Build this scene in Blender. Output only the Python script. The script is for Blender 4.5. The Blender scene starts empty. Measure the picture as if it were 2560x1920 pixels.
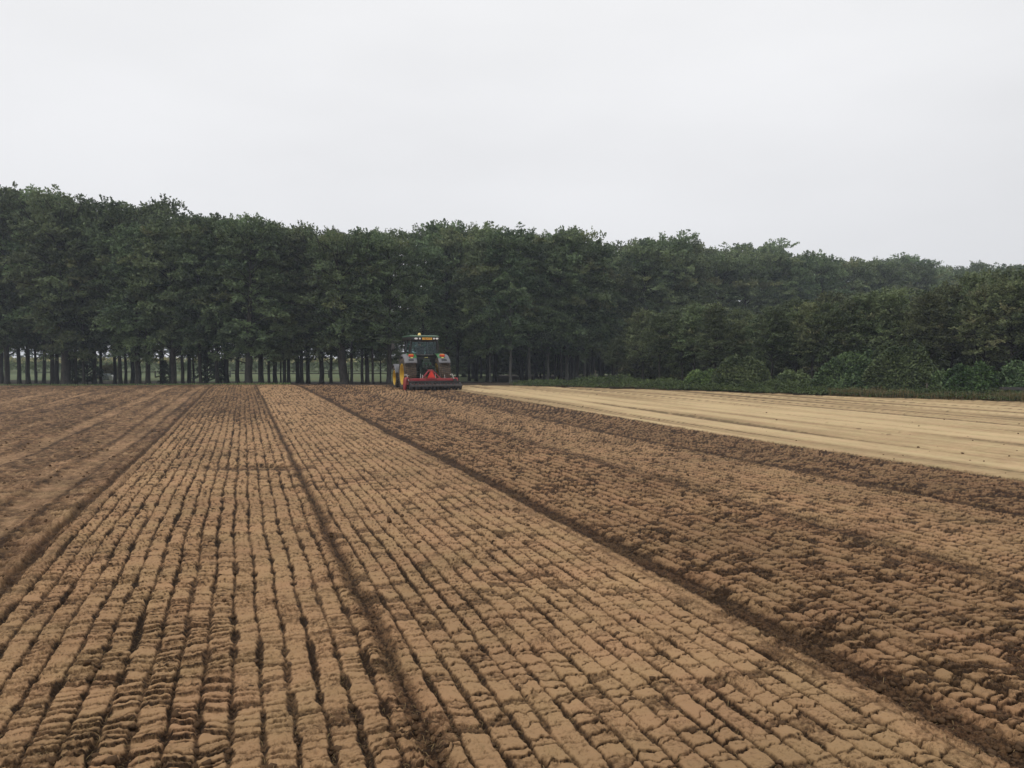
import bpy, bmesh, math, random
import numpy as np
from mathutils import Vector, Matrix

SC = bpy.context.scene
COL = SC.collection
RAD = math.radians

# ------------------------------------------------------------------ camera, sky, sun, exposure
EYE = 1.85                       # camera height above the field
PSI = RAD(18.8)                  # the rows run along +Y, the camera looks 18.8 degrees to their right
cam_data = bpy.data.cameras.new('camera')
cam_data.sensor_width = 36.0
cam_data.lens = 36.0 * 1980.0 / 2560.0
cam_data.clip_start = 0.05
cam_data.clip_end = 4000
cam = bpy.data.objects.new('camera', cam_data)
COL.objects.link(cam)
cam.location = (0, 0, EYE)
cam.rotation_euler = (RAD(90 - 2.06), 0, -PSI)
SC.camera = cam

SUN_EL, SUN_AZ = RAD(52), RAD(-105)     # azimuth clockwise from +Y (ahead of the camera, to the left)
world = bpy.data.worlds.new('World')
SC.world = world
world.use_nodes = True
wn = world.node_tree.nodes
wl = world.node_tree.links
wn.clear()
w_out = wn.new('ShaderNodeOutputWorld')
w_bg = wn.new('ShaderNodeBackground')
w_bg.inputs['Strength'].default_value = 0.1
w_sky = wn.new('ShaderNodeTexSky')
w_sky.sky_type = 'NISHITA'
w_sky.sun_disc = False
w_sky.sun_elevation = SUN_EL
w_sky.sun_rotation = SUN_AZ
w_sky.air_density = 1.0
w_sky.dust_density = 4.0
w_tc = wn.new('ShaderNodeTexCoord')
w_sep = wn.new('ShaderNodeSeparateXYZ')
w_ramp = wn.new('ShaderNodeValToRGB')          # overcast: a cloud deck a little brighter overhead
w_ramp.color_ramp.elements[0].position = 0.0
w_ramp.color_ramp.elements[0].color = (0.765, 0.772, 0.800, 1)
w_ramp.color_ramp.elements[1].position = 0.55
w_ramp.color_ramp.elements[1].color = (0.985, 0.987, 0.995, 1)
w_map = wn.new('ShaderNodeMapping')
w_map.inputs['Scale'].default_value = (1.0, 1.0, 3.2)
w_noise = wn.new('ShaderNodeTexNoise')
w_noise.inputs['Scale'].default_value = 1.7
w_noise.inputs['Detail'].default_value = 4.0
w_noise.inputs['Roughness'].default_value = 0.45
w_nr = wn.new('ShaderNodeMapRange')
w_nr.inputs['From Min'].default_value = 0.3
w_nr.inputs['From Max'].default_value = 0.7
w_nr.inputs['To Min'].default_value = 9.2
w_nr.inputs['To Max'].default_value = 10.6
w_mul = wn.new('ShaderNodeVectorMath'); w_mul.operation = 'SCALE'
w_mix = wn.new('ShaderNodeMix'); w_mix.data_type = 'RGBA'
w_mix.inputs['Factor'].default_value = 0.97      # cloud cover
wl.new(w_tc.outputs['Generated'], w_sep.inputs[0])
wl.new(w_sep.outputs['Z'], w_ramp.inputs[0])
wl.new(w_tc.outputs['Generated'], w_map.inputs[0])
wl.new(w_map.outputs[0], w_noise.inputs['Vector'])
wl.new(w_noise.outputs['Fac'], w_nr.inputs['Value'])
wl.new(w_ramp.outputs[0], w_mul.inputs[0])
wl.new(w_nr.outputs[0], w_mul.inputs['Scale'])
wl.new(w_sky.outputs[0], w_mix.inputs['A'])
wl.new(w_mul.outputs[0], w_mix.inputs['B'])
wl.new(w_mix.outputs['Result'], w_bg.inputs['Color'])
wl.new(w_bg.outputs[0], w_out.inputs['Surface'])

sun_data = bpy.data.lights.new('sun', 'SUN')
sun_data.energy = 1.0
sun_data.angle = RAD(22)
sun_data.color = (1.0, 0.965, 0.91)
sun = bpy.data.objects.new('sun', sun_data)
COL.objects.link(sun)
sun.location = (0, 0, 60)
_sd = Vector((math.sin(SUN_AZ) * math.cos(SUN_EL), math.cos(SUN_AZ) * math.cos(SUN_EL), math.sin(SUN_EL)))
sun.rotation_euler = (-_sd).to_track_quat('-Z', 'Y').to_euler()

SC.view_settings.view_transform = 'Standard'
SC.view_settings.look = 'None'
SC.view_settings.gamma = 1.0
SC.view_settings.use_curve_mapping = False
SC.view_settings.exposure = 0.0
SC.render.engine = 'CYCLES'
SC.cycles.max_bounces = 6
SC.cycles.diffuse_bounces = 3
SC.cycles.transparent_max_bounces = 8
SC.cycles.volume_bounces = 0
SC.cycles.use_denoising = True
SC.cycles.use_adaptive_sampling = False
SC.cycles.denoiser = 'OPENIMAGEDENOISE'
SC.cycles.denoising_input_passes = 'RGB_ALBEDO_NORMAL'
SC.cycles.denoising_prefilter = 'ACCURATE'

# ------------------------------------------------------------------ helpers
FW = (math.sin(PSI), math.cos(PSI))
RT = (math.cos(PSI), -math.sin(PSI))
def at(b, d):
    """ground position d metres ahead and b*d metres to the right of the standpoint"""
    return (FW[0]*d + RT[0]*b*d, FW[1]*d + RT[1]*b*d)

def hsh(ix, iy, seed=0):
    n = (ix.astype(np.int64) * 374761393 + iy.astype(np.int64) * 668265263 + seed * 974634777) & 0xffffffff
    n = n.astype(np.uint32)
    n = (n ^ (n >> np.uint32(13))) * np.uint32(1274126177)
    n = (n ^ (n >> np.uint32(15))) * np.uint32(2246822519)
    n = n ^ (n >> np.uint32(16))
    return n.astype(np.float64) / 4294967296.0
def vn(x, y, seed=0):
    x = np.asarray(x, float); y = np.asarray(y, float)
    x, y = np.broadcast_arrays(x, y)
    ix = np.floor(x); iy = np.floor(y)
    fx = x - ix; fy = y - iy
    fx = fx*fx*(3-2*fx); fy = fy*fy*(3-2*fy)
    ix = ix.astype(np.int64); iy = iy.astype(np.int64)
    a = hsh(ix, iy, seed); b = hsh(ix+1, iy, seed); c = hsh(ix, iy+1, seed); d = hsh(ix+1, iy+1, seed)
    return ((a*(1-fx)+b*fx)*(1-fy) + (c*(1-fx)+d*fx)*fy)*2 - 1
def fbm(x, y, oct=3, seed=0, g=0.5):
    s = 0; a = 1; t = 0
    for o in range(oct):
        s = s + a*vn(x*2**o + 17.3*o, y*2**o - 9.1*o, seed+o); t += a; a *= g
    return s/t
def sst(a, b, x):
    t = np.clip((x-a)/(b-a), 0, 1)
    return t*t*(3-2*t)

def ground(X, Y):
    X = np.asarray(X, float); Y = np.asarray(Y, float)
    R = np.hypot(X, Y)
    z = 0.06*np.exp(-((R-11)/6.0)**2) - 0.5*sst(45, 78, R) - 0.25*sst(78, 130, R)
    z = z + 0.03*vn(X*0.11, Y*0.07, 91)*sst(4, 10, R)*(1-sst(60, 80, R))
    return z
def gz(x, y):
    return float(ground(np.array([x]), np.array([y]))[0])

# field edge: depth as a function of bearing (piecewise straight)
_EB = [(-45, 63), (-38, 60.5), (-19.8, 54.5), (-7, 50.5), (1, 48.3), (9.6, 41.5), (15.6, 36), (20.6, 31.8), (28, 24.5), (36, 15), (42, 8)]
EBb = np.array([r/d for r, d in _EB]); EBi = np.array([1/d for r, d in _EB])
def edge_depth(b):
    return 1.0/np.interp(b, EBb, EBi)

class MB:
    def __init__(s): s.v = []; s.f = []
    def add(s, vs, fs):
        o = len(s.v); s.v += [tuple(p) for p in vs]; s.f += [tuple(i+o for i in f) for f in fs]; return s
    def box(s, c, d, rz=0, rx=0):
        m = Matrix.Translation(c) @ Matrix.Rotation(rz, 4, 'Z') @ Matrix.Rotation(rx, 4, 'X')
        h = [q/2 for q in d]
        vs = [m @ Vector((sx*h[0], sy*h[1], sz*h[2])) for sx in (-1, 1) for sy in (-1, 1) for sz in (-1, 1)]
        return s.add(vs, [(0,1,3,2),(4,6,7,5),(0,4,5,1),(2,3,7,6),(0,2,6,4),(1,5,7,3)])
    def bbox(s, a, b):
        return s.box([(a[i]+b[i])/2 for i in range(3)], [abs(b[i]-a[i]) for i in range(3)])
    def tube(s, pts, rad, n=8, cap=True):
        pts = [Vector(p) for p in pts]
        if not hasattr(rad, '__len__'): rad = [rad]*len(pts)
        rings = []
        prev = None
        for i, p in enumerate(pts):
            t = (pts[min(i+1, len(pts)-1)] - pts[max(i-1, 0)]).normalized()
            if prev is None:
                u = t.orthogonal().normalized()
            else:
                u = (prev - t*prev.dot(t)).normalized()
            prev = u; w = t.cross(u)
            rings.append([p + (u*math.cos(2*math.pi*k/n) + w*math.sin(2*math.pi*k/n))*rad[i] for k in range(n)])
        vs = [q for r in rings for q in r]; fs = []
        for i in range(len(pts)-1):
            for k in range(n):
                a = i*n+k; b = i*n+(k+1) % n
                fs.append((a, b, b+n, a+n))
        if cap:
            fs.append(tuple(range(n-1, -1, -1))); fs.append(tuple(range((len(pts)-1)*n, len(pts)*n)))
        return s.add(vs, fs)
    def lathe(s, prof, c, axis='X', n=32, a0=0, a1=2*math.pi):
        """prof: (offset along axis, radius)"""
        full = abs(a1-a0-2*math.pi) < 1e-6
        m = n if full else n+1
        vs = []
        for k in range(m):
            a = a0 + (a1-a0)*k/n
            for (o, r) in prof:
                if axis == 'X': vs.append((c[0]+o, c[1]+r*math.cos(a), c[2]+r*math.sin(a)))
                elif axis == 'Y': vs.append((c[0]+r*math.cos(a), c[1]+o, c[2]+r*math.sin(a)))
                else: vs.append((c[0]+r*math.cos(a), c[1]+r*math.sin(a), c[2]+o))
        P = len(prof); fs = []
        for k in range(n):
            k2 = (k+1) % m
            for j in range(P-1):
                fs.append((k*P+j, k2*P+j, k2*P+j+1, k*P+j+1))
        return s.add(vs, fs)
    def prism(s, poly, a, b, plane='YZ'):
        """polygon in a plane, extruded from a to b along the remaining axis"""
        def P(p, t):
            return {'YZ': (t, p[0], p[1]), 'XZ': (p[0], t, p[1]), 'XY': (p[0], p[1], t)}[plane]
        n = len(poly)
        vs = [P(p, a) for p in poly] + [P(p, b) for p in poly]
        fs = [tuple(range(n-1, -1, -1)), tuple(range(n, 2*n))] + [(i, (i+1) % n, n+(i+1) % n, n+i) for i in range(n)]
        return s.add(vs, fs)
    def build(s, name, mat, parent=None, smooth=False, bevel=0, loc=None):
        me = bpy.data.meshes.new(name)
        me.from_pydata(s.v, [], s.f)
        bm = bmesh.new(); bm.from_mesh(me)
        bmesh.ops.recalc_face_normals(bm, faces=bm.faces)
        bm.to_mesh(me); bm.free()
        me.materials.append(mat)
        if smooth:
            me.polygons.foreach_set('use_smooth', [True]*len(me.polygons))
        o = bpy.data.objects.new(name, me); COL.objects.link(o)
        if parent: o.parent = parent
        if loc: o.location = loc
        if bevel:
            md = o.modifiers.new('bevel', 'BEVEL'); md.width = bevel; md.segments = 2; md.limit_method = 'ANGLE'
        return o

def np_mesh(name, V, F, mat, attrs=None):
    """V (n,3), F (m,k) equal-sized faces; attrs: name -> per-point float"""
    me = bpy.data.meshes.new(name)
    n, m, k = len(V), len(F), F.shape[1]
    me.vertices.add(n); me.vertices.foreach_set('co', np.ascontiguousarray(V, dtype=np.float32).ravel())
    me.loops.add(m*k); me.loops.foreach_set('vertex_index', np.ascontiguousarray(F, dtype=np.int32).ravel())
    me.polygons.add(m)
    me.polygons.foreach_set('loop_start', np.arange(0, m*k, k, dtype=np.int32))
    me.update(calc_edges=True)
    if attrs:
        for an, av in attrs.items():
            at_ = me.attributes.new(an, 'FLOAT', 'POINT')
            at_.data.foreach_set('value', np.ascontiguousarray(av, dtype=np.float32))
    me.materials.append(mat)
    return me
def link(name, me, parent=None):
    o = bpy.data.objects.new(name, me); COL.objects.link(o)
    if parent: o.parent = parent
    return o
def empty(name, loc, rz=0, scale=(1, 1, 1)):
    o = bpy.data.objects.new(name, None); COL.objects.link(o)
    o.empty_display_size = 0.3
    o.location = loc; o.rotation_euler = (0, 0, rz); o.scale = scale
    return o
def tag(o, label=None, cat=None, group=None, kind=None):
    if label: o['label'] = label
    if cat: o['category'] = cat
    if group: o['group'] = group
    if kind: o['kind'] = kind
    return o
ONES = 'zeroth first second third fourth fifth sixth seventh eighth ninth tenth eleventh twelfth thirteenth fourteenth fifteenth sixteenth seventeenth eighteenth nineteenth'.split()
TENS = {2: 'twent', 3: 'thirt', 4: 'fort', 5: 'fift', 6: 'sixt', 7: 'sevent', 8: 'eight', 9: 'ninet'}
def ordw(n):
    if n < 20: return ONES[n]
    t, u = divmod(n, 10)
    return TENS[t] + ('ieth' if u == 0 else 'y-' + ONES[u])

# ------------------------------------------------------------------ materials
def newmat(name):
    m = bpy.data.materials.new(name); m.use_nodes = True
    nt = m.node_tree
    b = nt.nodes['Principled BSDF']
    return m, nt, b
def rgba(c): return (c[0], c[1], c[2], 1)
def simple(name, c, rough=0.5, metal=0.0, var=0.25, scale=6.0, dirt=None, dirt_amt=0.0, spec=0.5):
    m, nt, b = newmat(name)
    N = nt.nodes; L = nt.links
    b.inputs['Roughness'].default_value = rough
    b.inputs['Metallic'].default_value = metal
    b.inputs['Specular IOR Level'].default_value = spec
    tc = N.new('ShaderNodeTexCoord')
    no = N.new('ShaderNodeTexNoise'); no.inputs['Scale'].default_value = scale; no.inputs['Detail'].default_value = 6
    L.new(tc.outputs['Object'], no.inputs['Vector'])
    mx = N.new('ShaderNodeMix'); mx.data_type = 'RGBA'
    mx.inputs['A'].default_value = rgba([q*(1-var) for q in c]); mx.inputs['B'].default_value = rgba([min(1, q*(1+var)) for q in c])
    L.new(no.outputs['Fac'], mx.inputs['Factor'])
    out = mx.outputs['Result']
    if dirt:
        n2 = N.new('ShaderNodeTexNoise'); n2.inputs['Scale'].default_value = scale*0.6; n2.inputs['Detail'].default_value = 8
        n2.inputs['Roughness'].default_value = 0.7
        L.new(tc.outputs['Object'], n2.inputs['Vector'])
        mr = N.new('ShaderNodeMapRange'); mr.inputs['From Min'].default_value = 0.42; mr.inputs['From Max'].default_value = 0.7
        mr.inputs['To Max'].default_value = dirt_amt
        L.new(n2.outputs['Fac'], mr.inputs['Value'])
        m2 = N.new('ShaderNodeMix'); m2.data_type = 'RGBA'
        L.new(mr.outputs[0], m2.inputs['Factor']); L.new(out, m2.inputs['A']); m2.inputs['B'].default_value = rgba(dirt)
        out = m2.outputs['Result']
    L.new(out, b.inputs['Base Color'])
    return m

def soil_mat(name, dark, mid, pale, bump=0.4, fine=70.0, patch=(0.8, 1.15), grain=1.5, gscale=42, sand=None):
    """dark (moist crumb, painted shade) -> mid -> pale dry surface by the mesh attribute 'crust'"""
    m, nt, b = newmat(name)
    N = nt.nodes; L = nt.links
    b.inputs['Roughness'].default_value = 0.95
    b.inputs['Specular IOR Level'].default_value = 0.15
    a = N.new('ShaderNodeAttribute'); a.attribute_name = 'crust_shade'
    tc = N.new('ShaderNodeTexCoord')
    n1 = N.new('ShaderNodeTexNoise'); n1.inputs['Scale'].default_value = gscale; n1.inputs['Detail'].default_value = 8; n1.inputs['Roughness'].default_value = 0.75
    n2 = N.new('ShaderNodeTexNoise'); n2.inputs['Scale'].default_value = 0.55; n2.inputs['Detail'].default_value = 5
    n3 = N.new('ShaderNodeTexNoise'); n3.inputs['Scale'].default_value = fine; n3.inputs['Detail'].default_value = 4; n3.inputs['Roughness'].default_value = 0.7
    for n in (n1, n2, n3): L.new(tc.outputs['Object'], n.inputs['Vector'])
    ad = N.new('ShaderNodeMath'); ad.operation = 'MULTIPLY_ADD'
    L.new(n1.outputs['Fac'], ad.inputs[0]); ad.inputs[1].default_value = grain; ad.inputs[2].default_value = -0.5*grain
    su = N.new('ShaderNodeMath'); su.operation = 'ADD'
    L.new(ad.outputs[0], su.inputs[0]); L.new(a.outputs['Fac'], su.inputs[1])
    rp = N.new('ShaderNodeValToRGB')
    e = rp.color_ramp.elements
    e[0].position = 0.10; e[0].color = rgba(dark)
    e[1].position = 0.86; e[1].color = rgba(pale)
    x = e.new(0.48); x.color = rgba(mid)
    L.new(su.outputs[0], rp.inputs[0])
    ramp_out = rp.outputs[0]
    if sand:        # second soil, mixed in by the mesh attribute 'sand'
        r2 = N.new('ShaderNodeValToRGB')
        e2 = r2.color_ramp.elements
        e2[0].position = 0.10; e2[0].color = rgba(sand[0]); e2[1].position = 0.86; e2[1].color = rgba(sand[2])
        x2 = e2.new(0.48); x2.color = rgba(sand[1])
        L.new(su.outputs[0], r2.inputs[0])
        a2 = N.new('ShaderNodeAttribute'); a2.attribute_name = 'sand'
        mxs = N.new('ShaderNodeMix'); mxs.data_type = 'RGBA'
        L.new(a2.outputs['Fac'], mxs.inputs['Factor']); L.new(ramp_out, mxs.inputs['A']); L.new(r2.outputs[0], mxs.inputs['B'])
        ramp_out = mxs.outputs['Result']
    mr = N.new('ShaderNodeMapRange'); mr.inputs['From Min'].default_value = 0.3; mr.inputs['From Max'].default_value = 0.7
    mr.inputs['To Min'].default_value = patch[0]; mr.inputs['To Max'].default_value = patch[1]
    L.new(n2.outputs['Fac'], mr.inputs['Value'])
    mu = N.new('ShaderNodeVectorMath'); mu.operation = 'SCALE'
    L.new(ramp_out, mu.inputs[0]); L.new(mr.outputs[0], mu.inputs['Scale'])
    # faint reddish and olive patches
    n4 = N.new('ShaderNodeTexNoise'); n4.inputs['Scale'].default_value = 1.9; n4.inputs['Detail'].default_value = 6
    L.new(tc.outputs['Object'], n4.inputs['Vector'])
    r4 = N.new('ShaderNodeValToRGB')
    r4.color_ramp.elements[0].position = 0.35; r4.color_ramp.elements[0].color = (1.03, 0.975, 0.975, 1)
    r4.color_ramp.elements[1].position = 0.65; r4.color_ramp.elements[1].color = (0.975, 1.0, 0.955, 1)
    L.new(n4.outputs['Fac'], r4.inputs[0])
    mm = N.new('ShaderNodeVectorMath'); mm.operation = 'MULTIPLY'
    L.new(mu.outputs[0], mm.inputs[0]); L.new(r4.outputs[0], mm.inputs[1])
    L.new(mm.outputs[0], b.inputs['Base Color'])
    bp = N.new('ShaderNodeBump'); bp.inputs['Strength'].default_value = bump; bp.inputs['Distance'].default_value = 0.012
    L.new(n3.outputs['Fac'], bp.inputs['Height'])
    L.new(bp.outputs[0], b.inputs['Normal'])
    return m

def leaf_mat(name, dark, light, warm, trans=0.25):
    """per-leaf attribute 'tone' 0..1 picks the leaf colour, 'warm' the yellowing"""
    m, nt, b = newmat(name)
    N = nt.nodes; L = nt.links
    b.inputs['Roughness'].default_value = 0.6
    b.inputs['Specular IOR Level'].default_value = 0.25
    a = N.new('ShaderNodeAttribute'); a.attribute_name = 'tone'
    w = N.new('ShaderNodeAttribute'); w.attribute_name = 'warm'
    oi = N.new('ShaderNodeObjectInfo')
    mx = N.new('ShaderNodeMix'); mx.data_type = 'RGBA'
    mx.inputs['A'].default_value = rgba(dark); mx.inputs['B'].default_value = rgba(light)
    L.new(a.outputs['Fac'], mx.inputs['Factor'])
    m2 = N.new('ShaderNodeMix'); m2.data_type = 'RGBA'; m2.inputs['B'].default_value = rgba(warm)
    L.new(w.outputs['Fac'], m2.inputs['Factor']); L.new(mx.outputs['Result'], m2.inputs['A'])
    mr = N.new('ShaderNodeMapRange'); mr.inputs['To Min'].default_value = 0.65; mr.inputs['To Max'].default_value = 1.4
    L.new(oi.outputs['Random'], mr.inputs['Value'])
    sc = N.new('ShaderNodeVectorMath'); sc.operation = 'SCALE'
    L.new(m2.outputs['Result'], sc.inputs[0]); L.new(mr.outputs[0], sc.inputs['Scale'])
    hs = N.new('ShaderNodeHueSaturation'); L.new(sc.outputs[0], hs.inputs['Color'])
    wv = N.new('ShaderNodeMath'); wv.operation = 'FRACT'
    ml = N.new('ShaderNodeMath'); ml.operation = 'MULTIPLY'; ml.inputs[1].default_value = 7.31
    L.new(oi.outputs['Random'], ml.inputs[0]); L.new(ml.outputs[0], wv.inputs[0])
    hr_ = N.new('ShaderNodeMapRange'); hr_.inputs['To Min'].default_value = 0.488; hr_.inputs['To Max'].default_value = 0.528
    L.new(wv.outputs[0], hr_.inputs['Value']); L.new(hr_.outputs[0], hs.inputs['Hue'])
    sc = hs
    L.new(sc.outputs[0], b.inputs['Base Color'])
    tr = N.new('ShaderNodeBsdfTranslucent'); L.new(sc.outputs[0], tr.inputs['Color'])
    ms = N.new('ShaderNodeMixShader'); ms.inputs[0].default_value = trans
    L.new(b.outputs[0], ms.inputs[1]); L.new(tr.outputs[0], ms.inputs[2])
    L.new(ms.outputs[0], nt.nodes['Material Output'].inputs['Surface'])
    return m

def bark_mat(name, c0, c1):
    m, nt, b = newmat(name)
    N = nt.nodes; L = nt.links
    b.inputs['Roughness'].default_value = 0.9; b.inputs['Specular IOR Level'].default_value = 0.2
    tc = N.new('ShaderNodeTexCoord')
    mp = N.new('ShaderNodeMapping'); mp.inputs['Scale'].default_value = (5, 5, 1.2)
    no = N.new('ShaderNodeTexNoise'); no.inputs['Scale'].default_value = 2.0; no.inputs['Detail'].default_value = 8; no.inputs['Roughness'].default_value = 0.7
    L.new(tc.outputs['Object'], mp.inputs[0]); L.new(mp.outputs[0], no.inputs['Vector'])
    rp = N.new('ShaderNodeValToRGB')
    rp.color_ramp.elements[0].position = 0.35; rp.color_ramp.elements[0].color = rgba(c0)
    rp.color_ramp.elements[1].position = 0.68; rp.color_ramp.elements[1].color = rgba(c1)
    L.new(no.outputs['Fac'], rp.inputs[0]); L.new(rp.outputs[0], b.inputs['Base Color'])
    bp = N.new('ShaderNodeBump'); bp.inputs['Strength'].default_value = 0.5; bp.inputs['Distance'].default_value = 0.05
    L.new(no.outputs['Fac'], bp.inputs['Height']); L.new(bp.outputs[0], b.inputs['Normal'])
    return m

M = {}
M['seed'] = soil_mat('seedbed soil', (0.030, 0.0175, 0.0095), (0.150, 0.088, 0.045), (0.340, 0.212, 0.112))
M['seed_moist'] = soil_mat('fresh tilled soil', (0.026, 0.014, 0.007), (0.118, 0.067, 0.034), (0.282, 0.170, 0.089))
M['seed_mid'] = soil_mat('half dry tilled soil', (0.030, 0.017, 0.009), (0.140, 0.082, 0.042), (0.318, 0.197, 0.104))
_SAND = ((0.150, 0.105, 0.056), (0.360, 0.258, 0.140), (0.510, 0.384, 0.218))
_DARK = ((0.026, 0.014, 0.008), (0.100, 0.057, 0.029), (0.225, 0.136, 0.070))
M['seed_dark'] = soil_mat('damp tilled soil', *_DARK, sand=_SAND)
M['bare'] = soil_mat('bare soil', (0.042, 0.024, 0.013), (0.150, 0.088, 0.046), (0.330, 0.208, 0.114), bump=0.7, fine=45, grain=1.3, gscale=16)
M['sand'] = soil_mat('dry sandy soil', *_DARK, bump=0.25, fine=40, patch=(0.92, 1.07), grain=0.9, gscale=7, sand=_SAND)
M['floor'] = simple('leaf litter', (0.045, 0.033, 0.021), 0.95, var=0.5, scale=1.2, spec=0.1)
M['verge'] = simple('grass verge', (0.085, 0.125, 0.035), 0.95, var=0.4, scale=2.0, dirt=(0.16, 0.13, 0.06), dirt_amt=0.5, spec=0.1)
M['meadow'] = simple('meadow grass', (0.095, 0.125, 0.060), 0.95, var=0.3, scale=0.12, dirt=(0.17, 0.16, 0.075), dirt_amt=0.7, spec=0.1)
M['clod'] = simple('soil clod', (0.085, 0.051, 0.028), 0.95, var=0.5, scale=30, spec=0.1)
M['straw'] = simple('straw', (0.25, 0.175, 0.085), 0.9, var=0.4, scale=3, spec=0.1)
M['beech'] = leaf_mat('beech leaves', (0.044, 0.070, 0.036), (0.190, 0.245, 0.112), (0.22, 0.205, 0.085))
M['young'] = leaf_mat('young beech leaves', (0.038, 0.056, 0.026), (0.165, 0.200, 0.088), (0.25, 0.225, 0.12))
M['rhodo'] = leaf_mat('rhododendron leaves', (0.034, 0.060, 0.024), (0.185, 0.240, 0.100), (0.22, 0.22, 0.09), trans=0.12)
M['bramble'] = leaf_mat('bramble leaves', (0.040, 0.074, 0.025), (0.155, 0.220, 0.072), (0.24, 0.21, 0.09), trans=0.18)
M['fir'] = leaf_mat('fir needles', (0.010, 0.020, 0.012), (0.030, 0.048, 0.024), (0.05, 0.05, 0.02), trans=0.05)
M['farwood'] = leaf_mat('distant leaves', (0.022, 0.034, 0.020), (0.060, 0.080, 0.036), (0.09, 0.08, 0.04), trans=0.1)
M['maize'] = leaf_mat('maize leaves', (0.045, 0.070, 0.028), (0.120, 0.150, 0.055), (0.30, 0.26, 0.12), trans=0.2)
M['drygrass'] = leaf_mat('dry grass', (0.09, 0.085, 0.035), (0.20, 0.17, 0.08), (0.26, 0.19, 0.09), trans=0.2)
M['bark'] = bark_mat('dark beech bark', (0.018, 0.016, 0.014), (0.060, 0.054, 0.045))
M['bark_grey'] = bark_mat('pale grey beech bark', (0.060, 0.057, 0.050), (0.150, 0.145, 0.125))
M['wood'] = simple('weathered wood', (0.10, 0.088, 0.070), 0.9, var=0.4, scale=4)
M['wood_grey'] = simple('grey weathered board', (0.055, 0.052, 0.050), 0.9, var=0.3, scale=4)
M['wood_dark'] = simple('dark weathered wood', (0.035, 0.030, 0.026), 0.9, var=0.4, scale=4)

# ------------------------------------------------------------------ the field and the ground around it
EDGES = [-1.745, 0.81, 3.27, 5.74, 8.20, 10.72]
ROW = 0.178

def wander(Y):
    return 0.035*vn(Y*0.22, Y*0+3.3, 11) + 0.012*vn(Y*1.3, Y*0+8.1, 12)

def rowcells(u, v, pitch, L, seed, wav, phase=0.0):
    """long ridges across u, broken along v into slabs; returns row coordinate s, distance to both slab ends, slab id hashes"""
    k = np.floor(u/pitch + phase); s = u/pitch + phase - k - 0.5
    k = k.astype(np.int64)
    vv = v + hsh(k, k*0+5, seed)*7.3 + wav*(vn(u*9, v*5, seed+1) + 0.6*vn(u*31, v*14, seed+2)) + 0.05*s*(hsh(k, np.floor(v/0.8).astype(np.int64), seed+3)-0.5)*2
    i = np.floor(vv/L).astype(np.int64)
    b0 = (i + 0.75*(hsh(k, i, seed+4)-0.5))*L
    b1 = (i+1 + 0.75*(hsh(k, i+1, seed+4)-0.5))*L
    lo = vv < b0; hi = vv >= b1
    c = np.where(lo, i-1, np.where(hi, i+1, i))
    n0 = (c + 0.75*(hsh(k, c, seed+4)-0.5))*L
    n1 = (c+1 + 0.75*(hsh(k, c+1, seed+4)-0.5))*L
    return s, vv-n0, n1-vv, k, c

def crumbs(X, Y, seed):
    a = 1-np.abs(vn(X*26, Y*26, seed)); b = 1-np.abs(vn(X*55+3, Y*55, seed+1)); c = vn(X*110, Y*110, seed+2)
    return 0.55*a*a + 0.3*b*b + 0.12*c

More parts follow.
